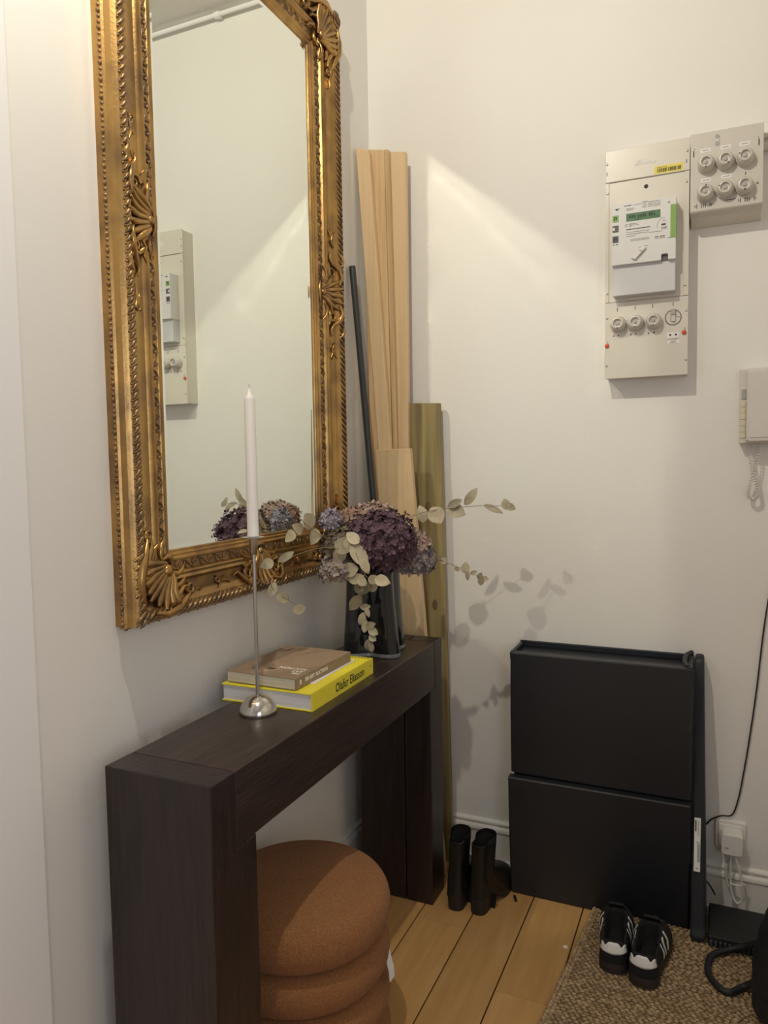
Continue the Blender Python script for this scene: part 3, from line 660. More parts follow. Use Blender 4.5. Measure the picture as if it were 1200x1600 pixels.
def build_meter():
    X0, X1, yF, yL = .8055, .9745, -.112, -.100
    r = thing('electricity_meter', 'white digital electricity meter with a green display on the meter cabinet', 'meter', ((X0+X1)/2, -.065, 1.812))
    zc = 1.8955
    sh = [(X0, zc), (.9375, zc), (.9375, zc+.014), (.940, zc+.0165), (.9525, zc+.0165), (.955, zc+.014), (.955, zc), (X1, zc), (X1, 2.0625), (X0, 2.0625)]
    body = MB().prism([(a, yF, b) for a, b in sh], (0, .0502, 0)).build('case', 'meter_white', r, bevel=.0012)
    MB().box((X0+.002, yL, 1.8125), (X1-.001, -.0622, zc+.002)).build('terminal_cover', 'meter_grey', r, bevel=.002)
    MB().box((.9375, yL-.003, zc), (.955, yL, zc+.016)).build('latch', 'grey_dark', r)
    f = yF
    MB().box((.8445, f-.0004, 2.0118), (.9345, f+.001, 2.0335)).build('display', 'lcd', r)
    m = MB(); random.seed(5)
    for i in range(12): m.box((.853+i*.0058, f-.0007, 2.020), (.856+i*.0058, f, 2.0275)) if i not in (3, 8) else None
    m.build('display_digits', 'slot', r)
    MB().box((.9605, f-.0005, 1.9522), (.9748, f+.02, 2.0418)).build('green_strip', 'lime', r)['label'] = 'lime green side strip'
    for z0, mt in ((2.0145, 'lime'), (1.9865, 'grey_dark'), (1.9577, 'grey_dark')):
        MB().box((.8076, f-.0005, z0), (.8242, f, z0+.0185)).build('symbol_tile', mt, r)
    MB().box((.8120, f-.0008, 2.0190), (.8145, f, 2.0275)).box((.8120, f-.0008, 2.0265), (.8195, f, 2.0287)).box((.8175, f-.0008, 2.0200), (.8195, f, 2.0265)).build('symbol', 'ink', r)
    MB().box((.8085, f-.0008, 1.9920), (.8140, f, 1.9995)).build('symbol', 'print_glare_white', r)
    MB().box((.8120, f-.0008, 1.9620), (.8145, f, 1.9700)).box((.8120, f-.0008, 1.9690), (.8195, f, 1.9712)).box((.8180, f-.0008, 1.9630), (.8198, f, 1.9690)).build('symbol', 'slot', r)
    T = lambda n, s, x, z, sz, **k: text(n, s, sz, k.pop('mat', 'ink'), r, frame_M((x, f-.0002, z), (1, 0, 0), (0, 0, 1)), depth=.0002, **k)
    T('ce_mark', 'C E', .8500, 2.001, .0115, mat='ink')
    m = MB(); random.seed(11)
    def row(x0, x1, z, h):
        x = x0
        while x < x1:
            w_ = random.uniform(.0012, .004); m.box((x, f-.0005, z), (min(x+w_, x1), f, z+h)); x += w_+.0008
    row(.8449, .9085, 1.9888, .0026)
    for z in (1.9815, 1.976, 1.9705): row(.8449, .905 if z > 1.971 else .87, z, .0011)
    row(.906, .94, 1.974, .0011)
    row(.858, .875, 2.0035, .0012); row(.858, .878, 2.0000, .0010)
    row(.838, .858, 2.0545, .0022); row(.862, .886, 2.0552, .001); row(.8449, .866, 2.0462, .0012); row(.8449, .862, 2.0425, .0012)
    for z in (2.057, 2.053, 2.049, 2.045): row(.888, .898, z, .001); row(.902, .934, z, .001)
    row(.8865, .902, 2.0598, .0008)
    row(.9212, .930, 1.959, .0026); row(.934, .947, 1.959, .0026); row(.9212, .947, 1.9555, .0009)
    row(.954, .960, 1.953, .0015); row(.809, .814, 1.9515, .0022); row(.817, .823, 1.9515, .0022)
    row(.937, .952, 1.984, .0011); row(.937, .951, 1.9815, .0011); row(.937, .952, 1.979, .0011)
    m.box((.8125, f-.0005, 2.0500), (.8285, f, 2.0508)); m.box((.8165, f-.0005, 2.0465), (.8225, f, 2.0500))
    m.box((.937, f-.0005, 1.9895), (.9485, f, 1.9935)); m.build('face_print', 'ink', r)
    row2 = MB(); random.seed(2); x = .8563
    while x < .906: w_ = random.choice((.0006, .0012)); row2.box((x, f-.0005, 1.9567), (x+w_, f, 1.9632)); x += w_+.0008
    row2.build('serial_barcode', 'grey_button', r)
    a = [(.946+.0195*math.cos(t), f-.0002, 1.9905+.0195*math.sin(t)) for t in [PI*(.5+.62*k/14) for k in range(15)]]
    MB().tube(a, .0005, 4).tube([(.9415, f, 2.0), (.9445, f, 2.0045), (.9480, f, 2.0), (.9415, f, 2.0)], .0005, 4).build('reader_mark', 'grey_dark', r)
    screw((.9555, f, 2.0494), r, .003)
    # plastic seal tag hanging across the cover
    MB().hexa([(.8585, f-.008, 1.9095), (.8690, f-.008, 1.9040), (.8985, f-.008, 1.9340), (.8890, f-.008, 1.9405)], (0, .006, 0)).build('seal_tag', 'white_plastic', r, bevel=.0012)
    MB().hexa([(.8800, f-.0086, 1.9270), (.8865, f-.0086, 1.9225), (.8885, f-.0086, 1.9250), (.8820, f-.0086, 1.9295)], (0, .001, 0)).build('tag_band', 'grey_button', r)
    MB().tube([(.877, f, 1.9375), (.888, f-.002, 1.9395), (.904, f, 1.9405)], .0006, 5).build('seal_wire', 'screw', r)
build_meter()
def build_fusebox():
    X0, X1, ZB, ZT, y = 1.0088, 1.1868, 2.0175, 2.2285, -.085
    r = thing('fuse_box', 'grey white fuse box with six round screw fuses beside the meter cabinet', 'fuse box', ((X0+X1)/2, 0, 1.995))
    MB().prism([(X0+.001, y+.012, ZB+.002), (X0+.001, -.005, 1.997), (X0+.001, 0, 1.997), (X0+.001, 0, ZT-.002), (X0+.001, y+.01, ZT-.002)], (X1-X0-.002, 0, 0)).build('housing', 'enclosure', r, bevel=.0015)
    c = MB().prism([(X0, y, ZB+.004), (X0, y+.004, ZB), (X0, y+.03, ZB-.006), (X0, y+.03, ZT), (X0, y+.004, ZT), (X0, y, ZT-.003)], (X1-X0, 0, 0)).build('cover', 'fuse_plastic', r, bevel=.0012)
    for (x, z), a in zip(((1.0480, 2.1405), (1.0955, 2.1405), (1.1430, 2.1415), (1.0470, 2.0640), (1.0955, 2.0665), (1.1430, 2.0670)), (0, .5, -1.9, 3.0, -1.9, 0)):
        plug(x, z, y, c, .0215, .031, ang=a)
    for x, z in ((1.046, 2.1795), (1.0955, 2.1795), (1.1412, 2.1800), (1.048, 2.1010), (1.0985, 2.1030)):
        s = MB().box((x-.0125, y-.0004, z-.0048), (x+.0125, y, z+.0048)).build('circuit_label', 'print_glare_white', c)
        m = MB(); random.seed(int(x*1e4))
        xx = x-.008
        while xx < x+.008: m.box((xx, y-.0007, z-.001), (xx+.0016, y, z+.0008)); xx += .0022
        m.build('label_print', 'grey_dark', s)
    for x, z in ((1.0167, 2.1745), (1.1756, 2.1780)): MB().box((x-.0013, y-.0004, z-.0085), (x+.0013, y, z+.0085)).build('slot', 'slot', c)
    for x, z in ((1.0185, 2.187), (1.174, 2.1905)): disc(MB(), (x, y, z), .0012, .0004, 6).build('hole', 'slot', c)
    MB().prism([(1.0745+a, y-.0022, 2.2015+b) for a, b in rrect(.012, .030, .0055)], (0, .0025, 0)).build('latch', 'fuse_plastic', c, bevel=.0008)
    for z in (2.2105, 2.193): MB().lathe([(.0046, 0), (.0046, .0016), (.003, .0016), (.003, .0004)], (1.0745, y-.002, z), 14, '-y').build('latch_ring', 'grey_button', c, 40)
    disc(MB(), (1.1737, y, 2.0725), .0028, .0006, 10).build('hole', 'grey_dark', c)
    MB().box((1.1437, y-.0004, 2.0985), (1.1459, y, 2.1065)).build('slot', 'slot', c)
    MB().box((1.0955, y-.0004, 2.0395), (1.122, y, 2.0412)).build('slot', 'slot', c)
    m = MB()
    for x0 in (1.0215, 1.1290):
        for dx, h in ((0, .003), (.0045, .0055), (.0155, .0055), (.0205, .0055), (.0258, .0055), (.0375, .0055), (.0415, .003)): m.box((x0+dx-.0009, y-.0004, 2.0345-h), (x0+dx+.0009, y, 2.0345+h))
    stuff(m.build('vent_slots', 'slot', c))
    text('raised_logo', 'Fuse'[0:0]+'iiii', .009, 'print_glare_white', c, frame_M((1.098, y-.0002, 2.031), (1, 0, 0), (0, 0, 1)), depth=.0004, shear=.2)
    # conduits leaving to the right of the box
    p = MB().tube([(1.186, -.022, 2.214), (2.0, -.022, 2.218)], .009, 10).build('conduit', 'enclosure', None, 40)
    tag(rebase(p, (1.39, -.013, 2.215)), 'upper grey conduit leaving the fuse box to the right', 'conduit')
    p = MB().tube([(1.186, -.018, 2.188), (2.0, -.018, 2.192)], .012, 10).build('conduit', 'enclosure', None, 40)
    tag(rebase(p, (1.39, -.006, 2.189)), 'lower thicker grey conduit leaving the fuse box to the right', 'conduit')
build_fusebox()

# ------------------------------------------------------------------ intercom, socket, cables
def build_intercom():
    r = thing('intercom_phone', 'white wall intercom phone with keys and coiled cord on the back wall', 'intercom', (1.19, 0, 1.386))
    MB().hexa([(1.1405, -.040, 1.386), (1.235, -.040, 1.386), (1.235, -.040, 1.593), (1.1405, -.040, 1.593)], (0, .040, 0)).build('base', 'intercom', r, bevel=.004)
    MB().rings([[(1.2025+a, yy, 1.489+b) for a, b in rrect(.092*s, .190*s2, .008)] for yy, s, s2 in ((-.039, 1.0, 1.05), (-.062, .99, 1.05), (-.070, .95, 1.01), (-.071, .88, .97))]).build('handset', 'intercom', r, 35)
    MB().box((1.164, -.0730, 1.402), (1.228, -.0705, 1.578)).build('handset_inlay', 'intercom', r, bevel=.001)
    for i in range(6): MB().box((1.1425, -.0425, 1.4015+i*.0172), (1.1552, -.039, 1.4178+i*.0172)).build('key', 'keys', r, bevel=.0006, bseg=1)
    MB().box((1.1445, -.0425, 1.508), (1.1560, -.039, 1.536)).build('speaker_slot', 'grey_button', r, bevel=.001)
    path = catmull([(1.1705, -.028, 1.386), (1.171, -.03, 1.34), (1.176, -.032, 1.30), (1.168, -.03, 1.262), (1.167, -.03, 1.242), (1.1785, -.03, 1.232), (1.190, -.03, 1.243), (1.188, -.03, 1.262), (1.180, -.034, 1.30), (1.187, -.032, 1.34), (1.189, -.028, 1.386)], 26)
    pts = []; n = len(path)
    for i, p in enumerate(path):
        t = (path[min(i+1, n-1)]-path[max(i-1, 0)]).normalized(); a = t.cross(Vector((0, 1, 0))).normalized(); b = t.cross(a)
        for k in range(3):
            th = 2*PI*((i*3+k)/14.0); pts.append(p+t*.0)
            pts[-1] = p.lerp(path[min(i+1, n-1)], k/3)+a*(.0042*math.cos(th))+b*(.0042*math.sin(th))
    MB().tube(pts, .0013, 5).build('coiled_cord', 'cord_white', r, 80)
build_intercom()
def build_socket():
    r = thing('wall_socket', 'white square wall socket low on the back wall right of the black cabinet', 'socket', (1.135, 0, .2))
    pl = lambda w_, h, y0, y1, rr, s2=1: [[(1.1345+a*s, yy, .2445+b*s) for a, b in rrect(w_, h, rr)] for yy, s in ((y0, 1), (y0+(y1-y0)*.6, 1), (y1, s2))]
    MB().rings(pl(.083, .086, 0, -.012, .007, .95)).build('frame_plate', 'white_plastic', r, 35)
    MB().rings(pl(.064, .066, -.012, -.015, .006, .97)).build('insert', 'white_plastic', r, 35)
    r = thing('power_adapter', 'square white plug-in adapter sitting in the wall socket', 'adapter', (1.138, -.015, .2))
    MB().rings([[(1.1385+a*s, yy, .2345+b*s) for a, b in rrect(.058, .060, .009)] for yy, s in ((-.015, 1), (-.045, 1), (-.052, .94))]).build('body', 'porcelain', r, 35)
    MB().box((1.120, -.0525, .222), (1.130, -.0515, .228)).build('print', 'grey_button', r)
    MB().rings([[(1.137+a, -.035+b, z) for a, b in rrect(.012*s, .010*s, .003)] for z, s in ((.206, 1), (.190, .8))]).build('strain_relief', 'cord_white', r, 35)
    c = thing('charger_cable', 'white cable looped below the plug adapter and held by a tie', 'cable', (1.15, -.03, .05))
    y = -.036
    MB().tube(catmull([(1.137, y, .19), (1.1355, y-.002, .15), (1.138, y-.004, .095), (1.152, y-.006, .062), (1.167, y-.006, .075), (1.168, y-.006, .115), (1.157, y-.004, .165), (1.148, y-.002, .192), (1.140, y+.004, .193), (1.131, y+.008, .175), (1.124, y+.010, .145), (1.128, y+.008, .11), (1.141, y+.006, .085), (1.1465, y, .065)], 8), .0034, 8).build('cord', 'cord_white', c, 80)
    MB().box((1.1415, y-.005, .046), (1.152, y+.001, .070)).build('connector', 'grey_button', c, bevel=.001)
    MB().tube([(1.136, y-.006, .117), (1.150, y-.010, .117), (1.168, y-.008, .117)], .0022, 6).build('tie', 'white_plastic', c, 60)
    MB().tube([(1.168, y-.006, .107), (1.175, y-.008, .112), (1.174, y-.008, .122), (1.164, y-.008, .123), (1.162, y-.008, .113)], .002, 6).build('tie_head', 'white_plastic', c, 60)
    w_ = MB().tube(catmull([(1.30, -.006, 2.172), (1.296, -.006, 1.80), (1.282, -.006, 1.40), (1.252, -.006, 1.12), (1.228, -.006, .985), (1.212, -.006, .86), (1.196, -.006, .68), (1.179, -.006, .527), (1.166, -.006, .43), (1.155, -.006, .36), (1.139, -.006, .307), (1.110, -.006, .298), (1.085, -.006, .283), (1.066, -.007, .262), (1.02, -.008, .225), (1.0, -.008, .18), (1.045, -.022, .115), (1.075, -.022, .096), (1.097, -.024, .064)], 8), .0022, 7).build('wall_cable', 'cable_black', None, 80)
    tag(rebase(w_, (1.1, -.006, .26)), 'thin black cable running down the wall and behind the black cabinet', 'cable')
build_socket()

# ------------------------------------------------------------------ shoe cabinet and things beside it
def build_cabinet():
    X0, X1 = .514, 1.031
    r = thing('shoe_cabinet', 'black plastic two-tier shoe cabinet standing against the back wall', 'cabinet', ((X0+X1)/2, -.07, 0))
    MB().box((X0+.006, -.125, .012), (X1-.004, -.026, .385)).box((X0+.006, -.125, .385), (X1-.004, -.022, .752)).build('body', 'plastic_black', r, bevel=.004)
    def front(x0, x1, zb, zt, yb, yt, name):
        # gently bowed door tilting out to its top
        n = 16; fr = []; bk = []
        rs = []
        for i in range(n+1):
            t = i/n; z = zb+(zt-zb)*t; yy = yb+(yt-yb)*t-.005*math.sin(PI*t)
            rs.append([(x0, yy+.030, z), (x0, yy+.004, z), (x0+.004, yy, z), (x1-.004, yy, z), (x1, yy+.004, z), (x1, yy+.030, z)])
        lip = rs[-1]
        rs.append([(a, b+(.004 if 0 < i < 5 else 0), c+.003) for i, (a, b, c) in enumerate(lip)])
        return MB().rings(rs).build(name, 'plastic_black', r, 30)
    front(X0+.003, X1, .392, .762, -.146, -.150, 'upper_door')
    front(X0-.001, X1-.001, .004, .380, -.140, -.170, 'lower_door')
    # tray with raised rim on top
    x0, x1, y0, y1, z = X0, X1, -.146, -.004, .765
    rm = MB()
    rm.box((x0, y0, z-.02), (x1, y1, z-.012))
    rm.box((x0, y0, z-.012), (x1, y0+.006, z)); rm.box((x0, y1-.008, z-.012), (x1, y1, z+.008)); rm.box((x0, y0+.006, z-.012), (x0+.012, y1-.008, z+.003)); rm.box((x1-.014, y0+.006, z-.012), (x1, y1-.008, z+.004))
    rm.build('top_tray', 'plastic_black', r, bevel=.003)
    MB().tube(catmull([(X1-.012, -.130, z), (X1-.022, -.09, z+.004), (X1-.020, -.045, z+.012), (X1-.006, -.018, z+.016)], 6), .007, 8).build('tray_curl', 'plastic_black', r, 60)
    # slim rounded panel right of it
    p = thing('folded_panel', 'slim black rounded panel standing edge-on against the right side of the cabinet', 'panel', (1.055, -.1, .0))
    out = catmull([(-.012, .05), (-.010, .40), (-.012, .74), (-.022, .775), (-.045, .772), (-.062, .745), (-.10, .52), (-.145, .25), (-.185, .07), (-.200, .025), (-.190, .015), (-.15, .013), (-.06, .013), (-.02, .02)], 5)[:-1]
    rs = []
    cyc = sum(q[0] for q in out)/len(out); czc = sum(q[1] for q in out)/len(out)
    for x, s in ((1.034, .955), (1.037, .985), (1.043, 1), (1.064, 1), (1.071, .985), (1.074, .955)):
        rs.append([(1.034+(x-1.034)*(.62+.38*(1-q[1]/.78)), cyc+(q[0]-cyc)*s+0, czc+(q[1]-czc)*(1-(1-s)*.4)) for q in out])
    MB().rings(rs).build('slab', 'panel_black', p, 50)
    s = MB(); L0, L1 = Vector((1.0405, -.132, .337)), Vector((1.0405, -.162, .197)); W = Vector((.0165, 0, 0)); nrm = Vector((0, -1, .205)).normalized()*.0025
    s.hexa([L1+nrm, L1+W+nrm, L0+W+nrm, L0+nrm], -nrm*2)
    st = s.build('label_sticker', 'print_glare_white', p)
    m = MB()
    def patch(u0, u1, v0, v1): m.hexa([L1.lerp(L0, v0)+W*u0+nrm*1.15, L1.lerp(L0, v0)+W*u1+nrm*1.15, L1.lerp(L0, v1)+W*u1+nrm*1.15, L1.lerp(L0, v1)+W*u0+nrm*1.15], -nrm*.2)
    patch(.5, .95, .18, .52); patch(.3, .9, .53, .55); patch(.6, .72, .68, .95)
    m.build('sticker_print', 'grey_button', st)
    m = MB(); patch(.12, .35, .75, .96); patch(.3, .7, .05, .065)
    m.build('sticker_print', 'grey_dark', st)
build_cabinet()
def build_mat():
    a = math.radians(4)
    r = thing('floor_box', 'flat black box with a ribbed front edge on the floor under the wall socket', 'box', (1.24, -.12, 0))
    MB().box((1.080, -.196, .0), (1.42, -.028, .040)).build('lid', 'mat_black', r, bevel=.004)
    for i in range(28): MB().box((1.085+i*.0115, -.203, .012), (1.085+i*.0115+.0065, -.196, .030)).build('rib', 'mat_edge', r, bevel=.001, bseg=1)
build_mat()

# ------------------------------------------------------------------ rug
def build_rug():
    a = math.radians(5.2); ca, sa = math.cos(a), math.sin(a)
    P = Vector((.768, -.128, 0))                     # far left corner
    def W(u, v, z): return (P.x+u*ca-v*sa, P.y-v*ca-u*sa*.35, z)
    r = thing('jute_rug', 'woven natural jute rug lying on the floorboards in front of the black cabinet', 'rug', tuple(P))
    MB().hexa([W(0, 1.5, 0), W(.95, 1.5, 0), W(.95, 0, 0), W(0, 0, 0)], (0, 0, .008)).build('backing', 'jute_base', r)
    m = MB(); random.seed(4); v = .004; row = 0
    while v < 1.495:
        u = .004+(.008 if row % 2 else 0)
        while u < .945:
            ang = random.uniform(-.28, .28)-a; M = Matrix.Rotation(ang, 3, 'Z')
            k = random.uniform(.8, 1.15)
            m.ell(W(u, v, .0085+random.uniform(-.0014, .0014)), (.0088*k, .0046*k, .0042), 6, 3, M)
            u += .0158+random.uniform(-.001, .001)
        v += .0092; row += 1
    stuff(m.build('weave', 'jute', r, 80))
    # thick bound edge on the left and far side
    m = MB(); v = 0
    while v < 1.4:
        m.ell(W(.002, v, .009), (.006, .0085, .006), 6, 4, Matrix.Rotation(.4, 3, 'Z')); m.ell(W(.013, v+.006, .009), (.006, .0085, .0055), 6, 4, Matrix.Rotation(-.4, 3, 'Z')); v += .0125
    stuff(m.build('bound_edge', 'jute', r, 80))
build_rug()

# ------------------------------------------------------------------ shoes
def foot_outline(Ln, hw, bw, n=40):
    """closed outline, heel at y=0, toe at y=Ln; hw heel half width, bw ball half width"""
    K = [(-.0, .0, 1), ]
    right = catmull([(0, 0, 0), (hw*.46, Ln*.012, 0), (hw*.84, Ln*.05, 0), (hw*1.0, Ln*.13, 0), (hw*.97, Ln*.30, 0), (bw*.93, Ln*.55, 0), (bw, Ln*.68, 0), (bw*.86, Ln*.84, 0), (bw*.5, Ln*.965, 0), (0, Ln, 0)], n//16)
    R_ = [(p.x, p.y) for p in right]; L = [(-x, y) for x, y in reversed(R_[1:-1])]
    return R_+L
def lerp2(A, B, t): return [(a[0]+(b[0]-a[0])*t, a[1]+(b[1]-a[1])*t) for a, b in zip(A, B)]
def build_sneaker(label, loc, rz, inner):
    Ln, hw, bw = .275, .037, .048
    o = foot_outline(Ln, hw, bw, 80); n = len(o)
    r = thing('sneaker', label, 'shoe', loc, (0, 0, rz), None)
    grow = lambda s, d=0: [(x*s, Ln/2+(y-Ln/2)*(1+(s-1)*.5)+d) for x, y in o]
    MB().rings([[(x, y, z) for x, y in grow(s)] for s, z in ((.96, 0), (1.02, .003), (1.03, .018), (1.0, .027), (.95, .028))]).build('sole', 'gum', r, 45, local=True)
    # collar ring (ankle opening), same angular order
    def ring(t):   # t=0 at the sole, 1 at the collar
        out = []
        for (x, y) in o:
            ty = y/Ln
            # collar target
            cxx = x*(.80 if ty < .5 else .62); cyy = .006+y*.56 if ty < .3 else .006+y*.56
            e = t**.8
            bul = 1+.07*math.sin(PI*min(t*1.3, 1))
            px = (x*(1-e)+cxx*e)*bul; py = y*(1-e)+cyy*e
            zc = .078+.012*(ty > .45)*(min((ty-.45)/.3, 1))-.012*math.exp(-((ty-.22)/.12)**2)+.006*math.exp(-(ty/.08)**2)
            back = .004*math.sin(PI*t)*math.exp(-(ty/.1)**2)
            zz = .026+(zc-.026)*(t**(.62 if ty > .6 else 1))
            out.append((px, py-back, zz))
        return out
    T = [0, .12, .25, .4, .55, .7, .85, .95, 1]
    R_ = [ring(t) for t in T]
    c = Vector((0, sum(p[1] for p in R_[-1])/n, 0))
    def shrink(rg, s, z): return [(p[0]*s, c.y+(p[1]-c.y)*s, p[2]*0+z if z is not None else p[2]) for p in rg]
    inn = [[(p[0]*.9, c.y+(p[1]-c.y)*.92, p[2]+.001) for p in R_[-1]], [(p[0]*.84, c.y+(p[1]-c.y)*.88, p[2]-.006) for p in R_[-1]]]
    up = MB().rings(R_+inn, cap0=False, cap1=False).build('upper', 'suede', r, 60, local=True)
    MB().rings([inn[-1], [(p[0]*.92, c.y+(p[1]-c.y)*.95, .045) for p in inn[-1]], [(p[0]*.8, c.y+(p[1]-c.y)*.85, .034) for p in inn[-1]]], cap0=False).build('lining', 'lining', r, 60, local=True)
    # white heel tab following the heel
    def patch(name, mat, idx, tf, off=.0012, parent=r):
        rows = []
        for k in range(7):
            row = []
            for i in idx:
                t = tf(i, k/6); a = ring(t)[i % n]; q = Vector(a); d = Vector((q.x, q.y-Ln*.25 if q.y < Ln*.25 else 0, 0))
                d = d.normalized() if d.length > 1e-6 else Vector((0, -1, 0)); row.append(q+d*off)
            rows.append(row)
        m = MB(); w_ = len(idx); vs = [v for rw in rows for v in rw]
        m.add(vs, [(a*w_+b, a*w_+b+1, (a+1)*w_+b+1, (a+1)*w_+b) for a in range(6) for b in range(w_-1)])
        q = m.build(name, mat, parent, 60, local=True); s = q.modifiers.new('thick', 'SOLIDIFY'); s.thickness = .0016; s.offset = 0
        return q
    # indices round the heel: arc length fractions
    hidx = [i for i in range(-n, n) if 0 <= (i % n)]
    heel = sorted([i if i < n/2 else i-n for i in range(n) if o[i][1] < Ln*.13])
    def tf(i, k):
        s = abs(o[i % n][0])/hw
        bot = .50+.10*s*s; top = .99-.17*math.exp(-((s-.66)/.17)**2)
        return bot+(top-bot)*k
    patch('heel_tab', 'white_leather', heel, tf)
    # three stripes on each flank
    for sg in (1, -1):
        for j in range(3):
            y0 = Ln*(.36+.075*j)
            m = MB(); A = []; B = []
            for k in range(7):
                t = .06+.80*k/6; y = y0-.016*t+.0
                best = []
                rg = [p for p in ring(t) if p[0]*sg > 0]
                def at(yy):
                    p = min(rg, key=lambda q: abs(q[1]-yy)); s2 = sorted(rg, key=lambda q: abs(q[1]-yy))[:2]
                    a, b = s2[0], s2[1]; w_ = 0 if abs(a[1]-b[1]) < 1e-6 else (yy-a[1])/(b[1]-a[1])
                    return Vector((a[0]+(b[0]-a[0])*w_+sg*.0014, yy, a[2]+(b[2]-a[2])*w_))
                A.append(at(y)); B.append(at(y+.0075))
            m.add(A+B, [(k, k+1, k+8, k+7) for k in range(6)])
            q = m.build('stripe', 'white_leather', r, 60, local=True); s = q.modifiers.new('thick', 'SOLIDIFY'); s.thickness = .0016; s.offset = 0
    # tongue and laces
    MB().rings([[(x*s, y0+dy, z+dz) for x, dy, dz in ((-.022, 0, 0), (.022, 0, 0), (.020, .004, .004), (-.020, .004, .004))] for y0, z, s in ((.205, .066, .8), (.180, .080, .95), (.158, .093, 1), (.146, .104, .9))]).build('tongue', 'suede', r, 60, local=True)
    for k in range(4): MB().tube([(-.024, .172+.013*k, .082-.006*k), (0, .170+.013*k, .091-.006*k), (.024, .172+.013*k, .082-.006*k)], .0022, 6).build('lace', 'cable_black', r, 60, local=True)
def build_boot(label, loc, rz, lean=0):
    Ln, hw, bw = .228, .027, .039; hh = .040
    o = foot_outline(Ln, hw, bw, 112); n = len(o)
    r = thing('ankle_boot', label, 'boot', loc, (0, 0, rz), None)
    def solez(y): t = y/Ln; return hh*(1 if t < .25 else max(0, .5+.5*math.cos(PI*min((t-.25)/.4, 1))))+.004
    MB().rings([[(x*s, .006+y*s2, z) for x, y in [(p[0], min(p[1], Ln*.30)) for p in o]] for s, s2, z in ((.90, .86, 0), (.92, .88, .01), (1, .98, hh+.003))]).build('heel', 'leather_heel', r, 45, local=True)
    sm = MB(); ra, rb, rc = [(x, y, solez(y)-.004) for x, y in o], [(x*1.04, y, solez(y)) for x, y in o], [(x, y, solez(y)+.004) for x, y in o]
    sm.rings([ra, rb, rc], cap0=False, cap1=False)
    for q in (0, 2*n): sm.f += [(q+(i % n), q+i+1, q+n-i-1, q+((n-i) % n)) for i in range(n//2) if i+1 < n-i-1]
    sm.build('sole', 'leather_heel', r, 40, local=True)
    rs = []
    SH = 0.062
    for t in (0, .1, .22, .36, .5, .64, .78, .9, 1):
        ring = []
        for x, y in o:
            ty = y/Ln; toe = min(1, max(0, (ty-.35)/.35)); toe = toe*toe*(3-2*toe); e = t**(.75+1.1*toe)
            tx, ty2 = x*.78, .008+y*.40                     # ankle target
            px, py = x*(1-e)+tx*e, y*(1-e)+ty2*e
            b = 1+.10*math.sin(PI*min(1, t*1.15))*(.6+.4*(ty > .5))
            z0 = solez(y)+.003; z1 = .118
            ring.append((px*b, py, z0+(z1-z0)*(t**(1-.42*toe))))
        rs.append(ring)
    last = rs[-1]; cy = sum(p[1] for p in last)/n
    for z, s, dy in ((.135, .98, .002), (.16, 1.0, .003), (.19, 1.03, .004), (.215, 1.05, .005)):
        rs.append([(p[0]*s+lean*(z-.118), cy+(p[1]-cy)*s+dy, z+(.008*((p[1]-cy)/.05) if z > .2 else 0)) for p in last])
    e1 = rs[-1]; cx = sum(p[0] for p in e1)/n; cy2 = sum(p[1] for p in e1)/n
    rs.append([(cx+(p[0]-cx)*.93, cy2+(p[1]-cy2)*.94, p[2]+.001) for p in e1]); rs.append([(cx+(p[0]-cx)*.90, cy2+(p[1]-cy2)*.92, p[2]-.012) for p in e1])
    MB().rings(rs, cap0=False, cap1=False).build('shaft', 'leather', r, 60, local=True)
    e2 = rs[-1]
    MB().rings([e2, [(cx*.5+(p[0]-cx)*.85, cy2+(p[1]-cy2)*.88, .13) for p in e2], [((p[0]-cx)*.7, cy2+(p[1]-cy2)*.8, .07) for p in e2]], cap0=False).build('lining', 'lining', r, 60, local=True)
    MB().tube([(cx-.004, cy2-.044, .200), (cx-.003, cy2-.048, .213), (cx+.003, cy2-.048, .213), (cx+.004, cy2-.044, .200)], .0022, 6).build('pull_tab', 'leather', r, 60, local=True)
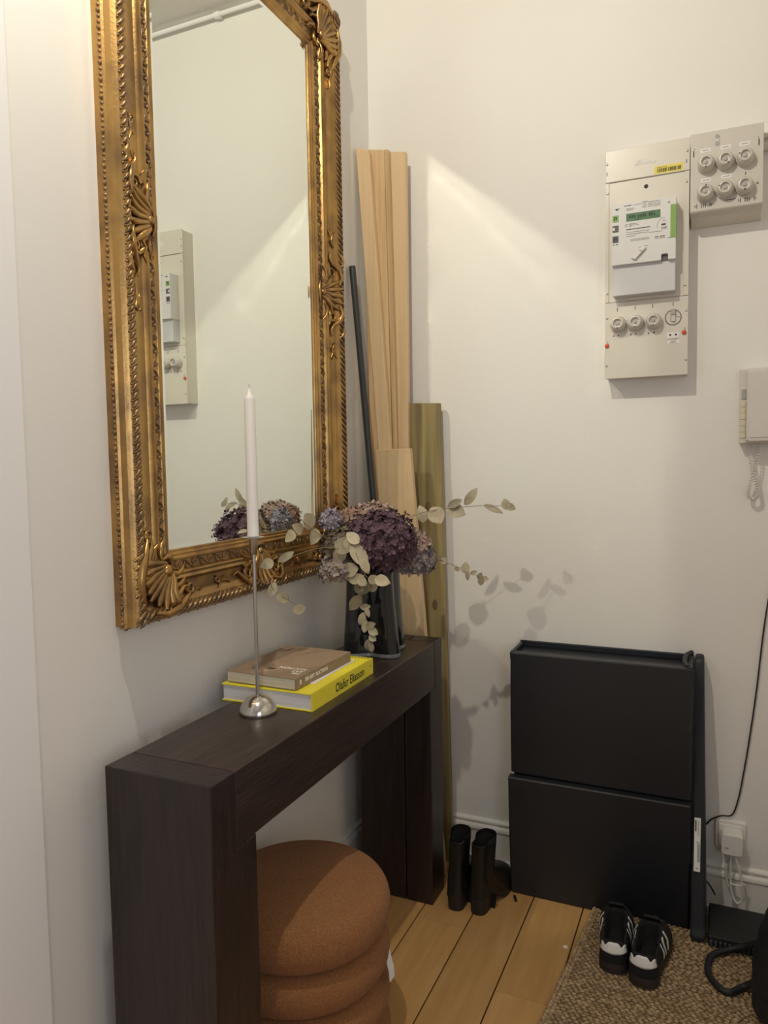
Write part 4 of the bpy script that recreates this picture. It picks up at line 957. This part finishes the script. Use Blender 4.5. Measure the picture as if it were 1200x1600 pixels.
build_sneaker('left black suede sneaker with white heel tab, heel towards the viewer on the rug', (.857, -.420, .0125), math.radians(4), 1)
build_sneaker('right black suede sneaker, slightly nearer, standing beside its twin on the rug', (.930, -.446, .0125), math.radians(-4), -1)
build_boot('left black leather ankle boot beside the far console leg, toe to the wall', (.382, -.308, 0), math.radians(3), .04)
build_boot('right black leather ankle boot with its toe turned out to the right', (.446, -.302, 0), math.radians(-9), .03)

# ------------------------------------------------------------------ bag with strap, small bits
def build_bag():
    r = thing('quilted_bag', 'black quilted bag with a looped strap standing at the right edge of the rug', 'bag', (1.34, -.40, .012))
    n = 40; rs = []
    for k in range(29):
        t = k/28; z = .012+.30*t; ring = []
        for i in range(n):
            a = 2*PI*i/n
            s = (.35+.65*min(1, (t/.10)**.5)) if t < .10 else (1-.30*max(0, (t-.35)/.65)**1.6)
            puff = 1+.022*abs(math.sin(t*PI*7))+.010*abs(math.sin(a*6+t*9))
            ring.append((1.345+(.162)*s*puff*math.copysign(abs(math.cos(a))**.8, math.cos(a)), -.42+.13*s*puff*math.copysign(abs(math.sin(a))**.8, math.sin(a)), z))
        rs.append(ring)
    MB().rings(rs).build('quilted_body', 'nylon', r, 60)
    MB().tube(catmull([(1.20, -.36, .055), (1.165, -.352, .022), (1.132, -.385, .020), (1.105, -.372, .020), (1.082, -.325, .020), (1.090, -.255, .021), (1.14, -.215, .028), (1.20, -.23, .07), (1.26, -.30, .16)], 6), .0085, 10).build('strap', 'nylon', r, 60)
build_bag()
def build_bits():
    o = MB().tube([(.530, -.162, .004), (.535, -.172, .004), (.541, -.186, .004)], .0042, 6).build('black_stub', 'cable_black', None, 60)
    tag(rebase(o, (.535, -.172, 0)), 'tiny black stub lying on the floorboards in front of the cabinet', 'scrap')
    o = MB().hexa([(.712, -.338, .0), (.722, -.334, .0), (.726, -.342, .0), (.716, -.346, .0)], (0, 0, .002)).build('paper_scrap', 'paper', None)
    tag(rebase(o, (.718, -.34, 0)), 'tiny pale scrap lying on the floorboards beside the rug edge', 'scrap')
build_bits()
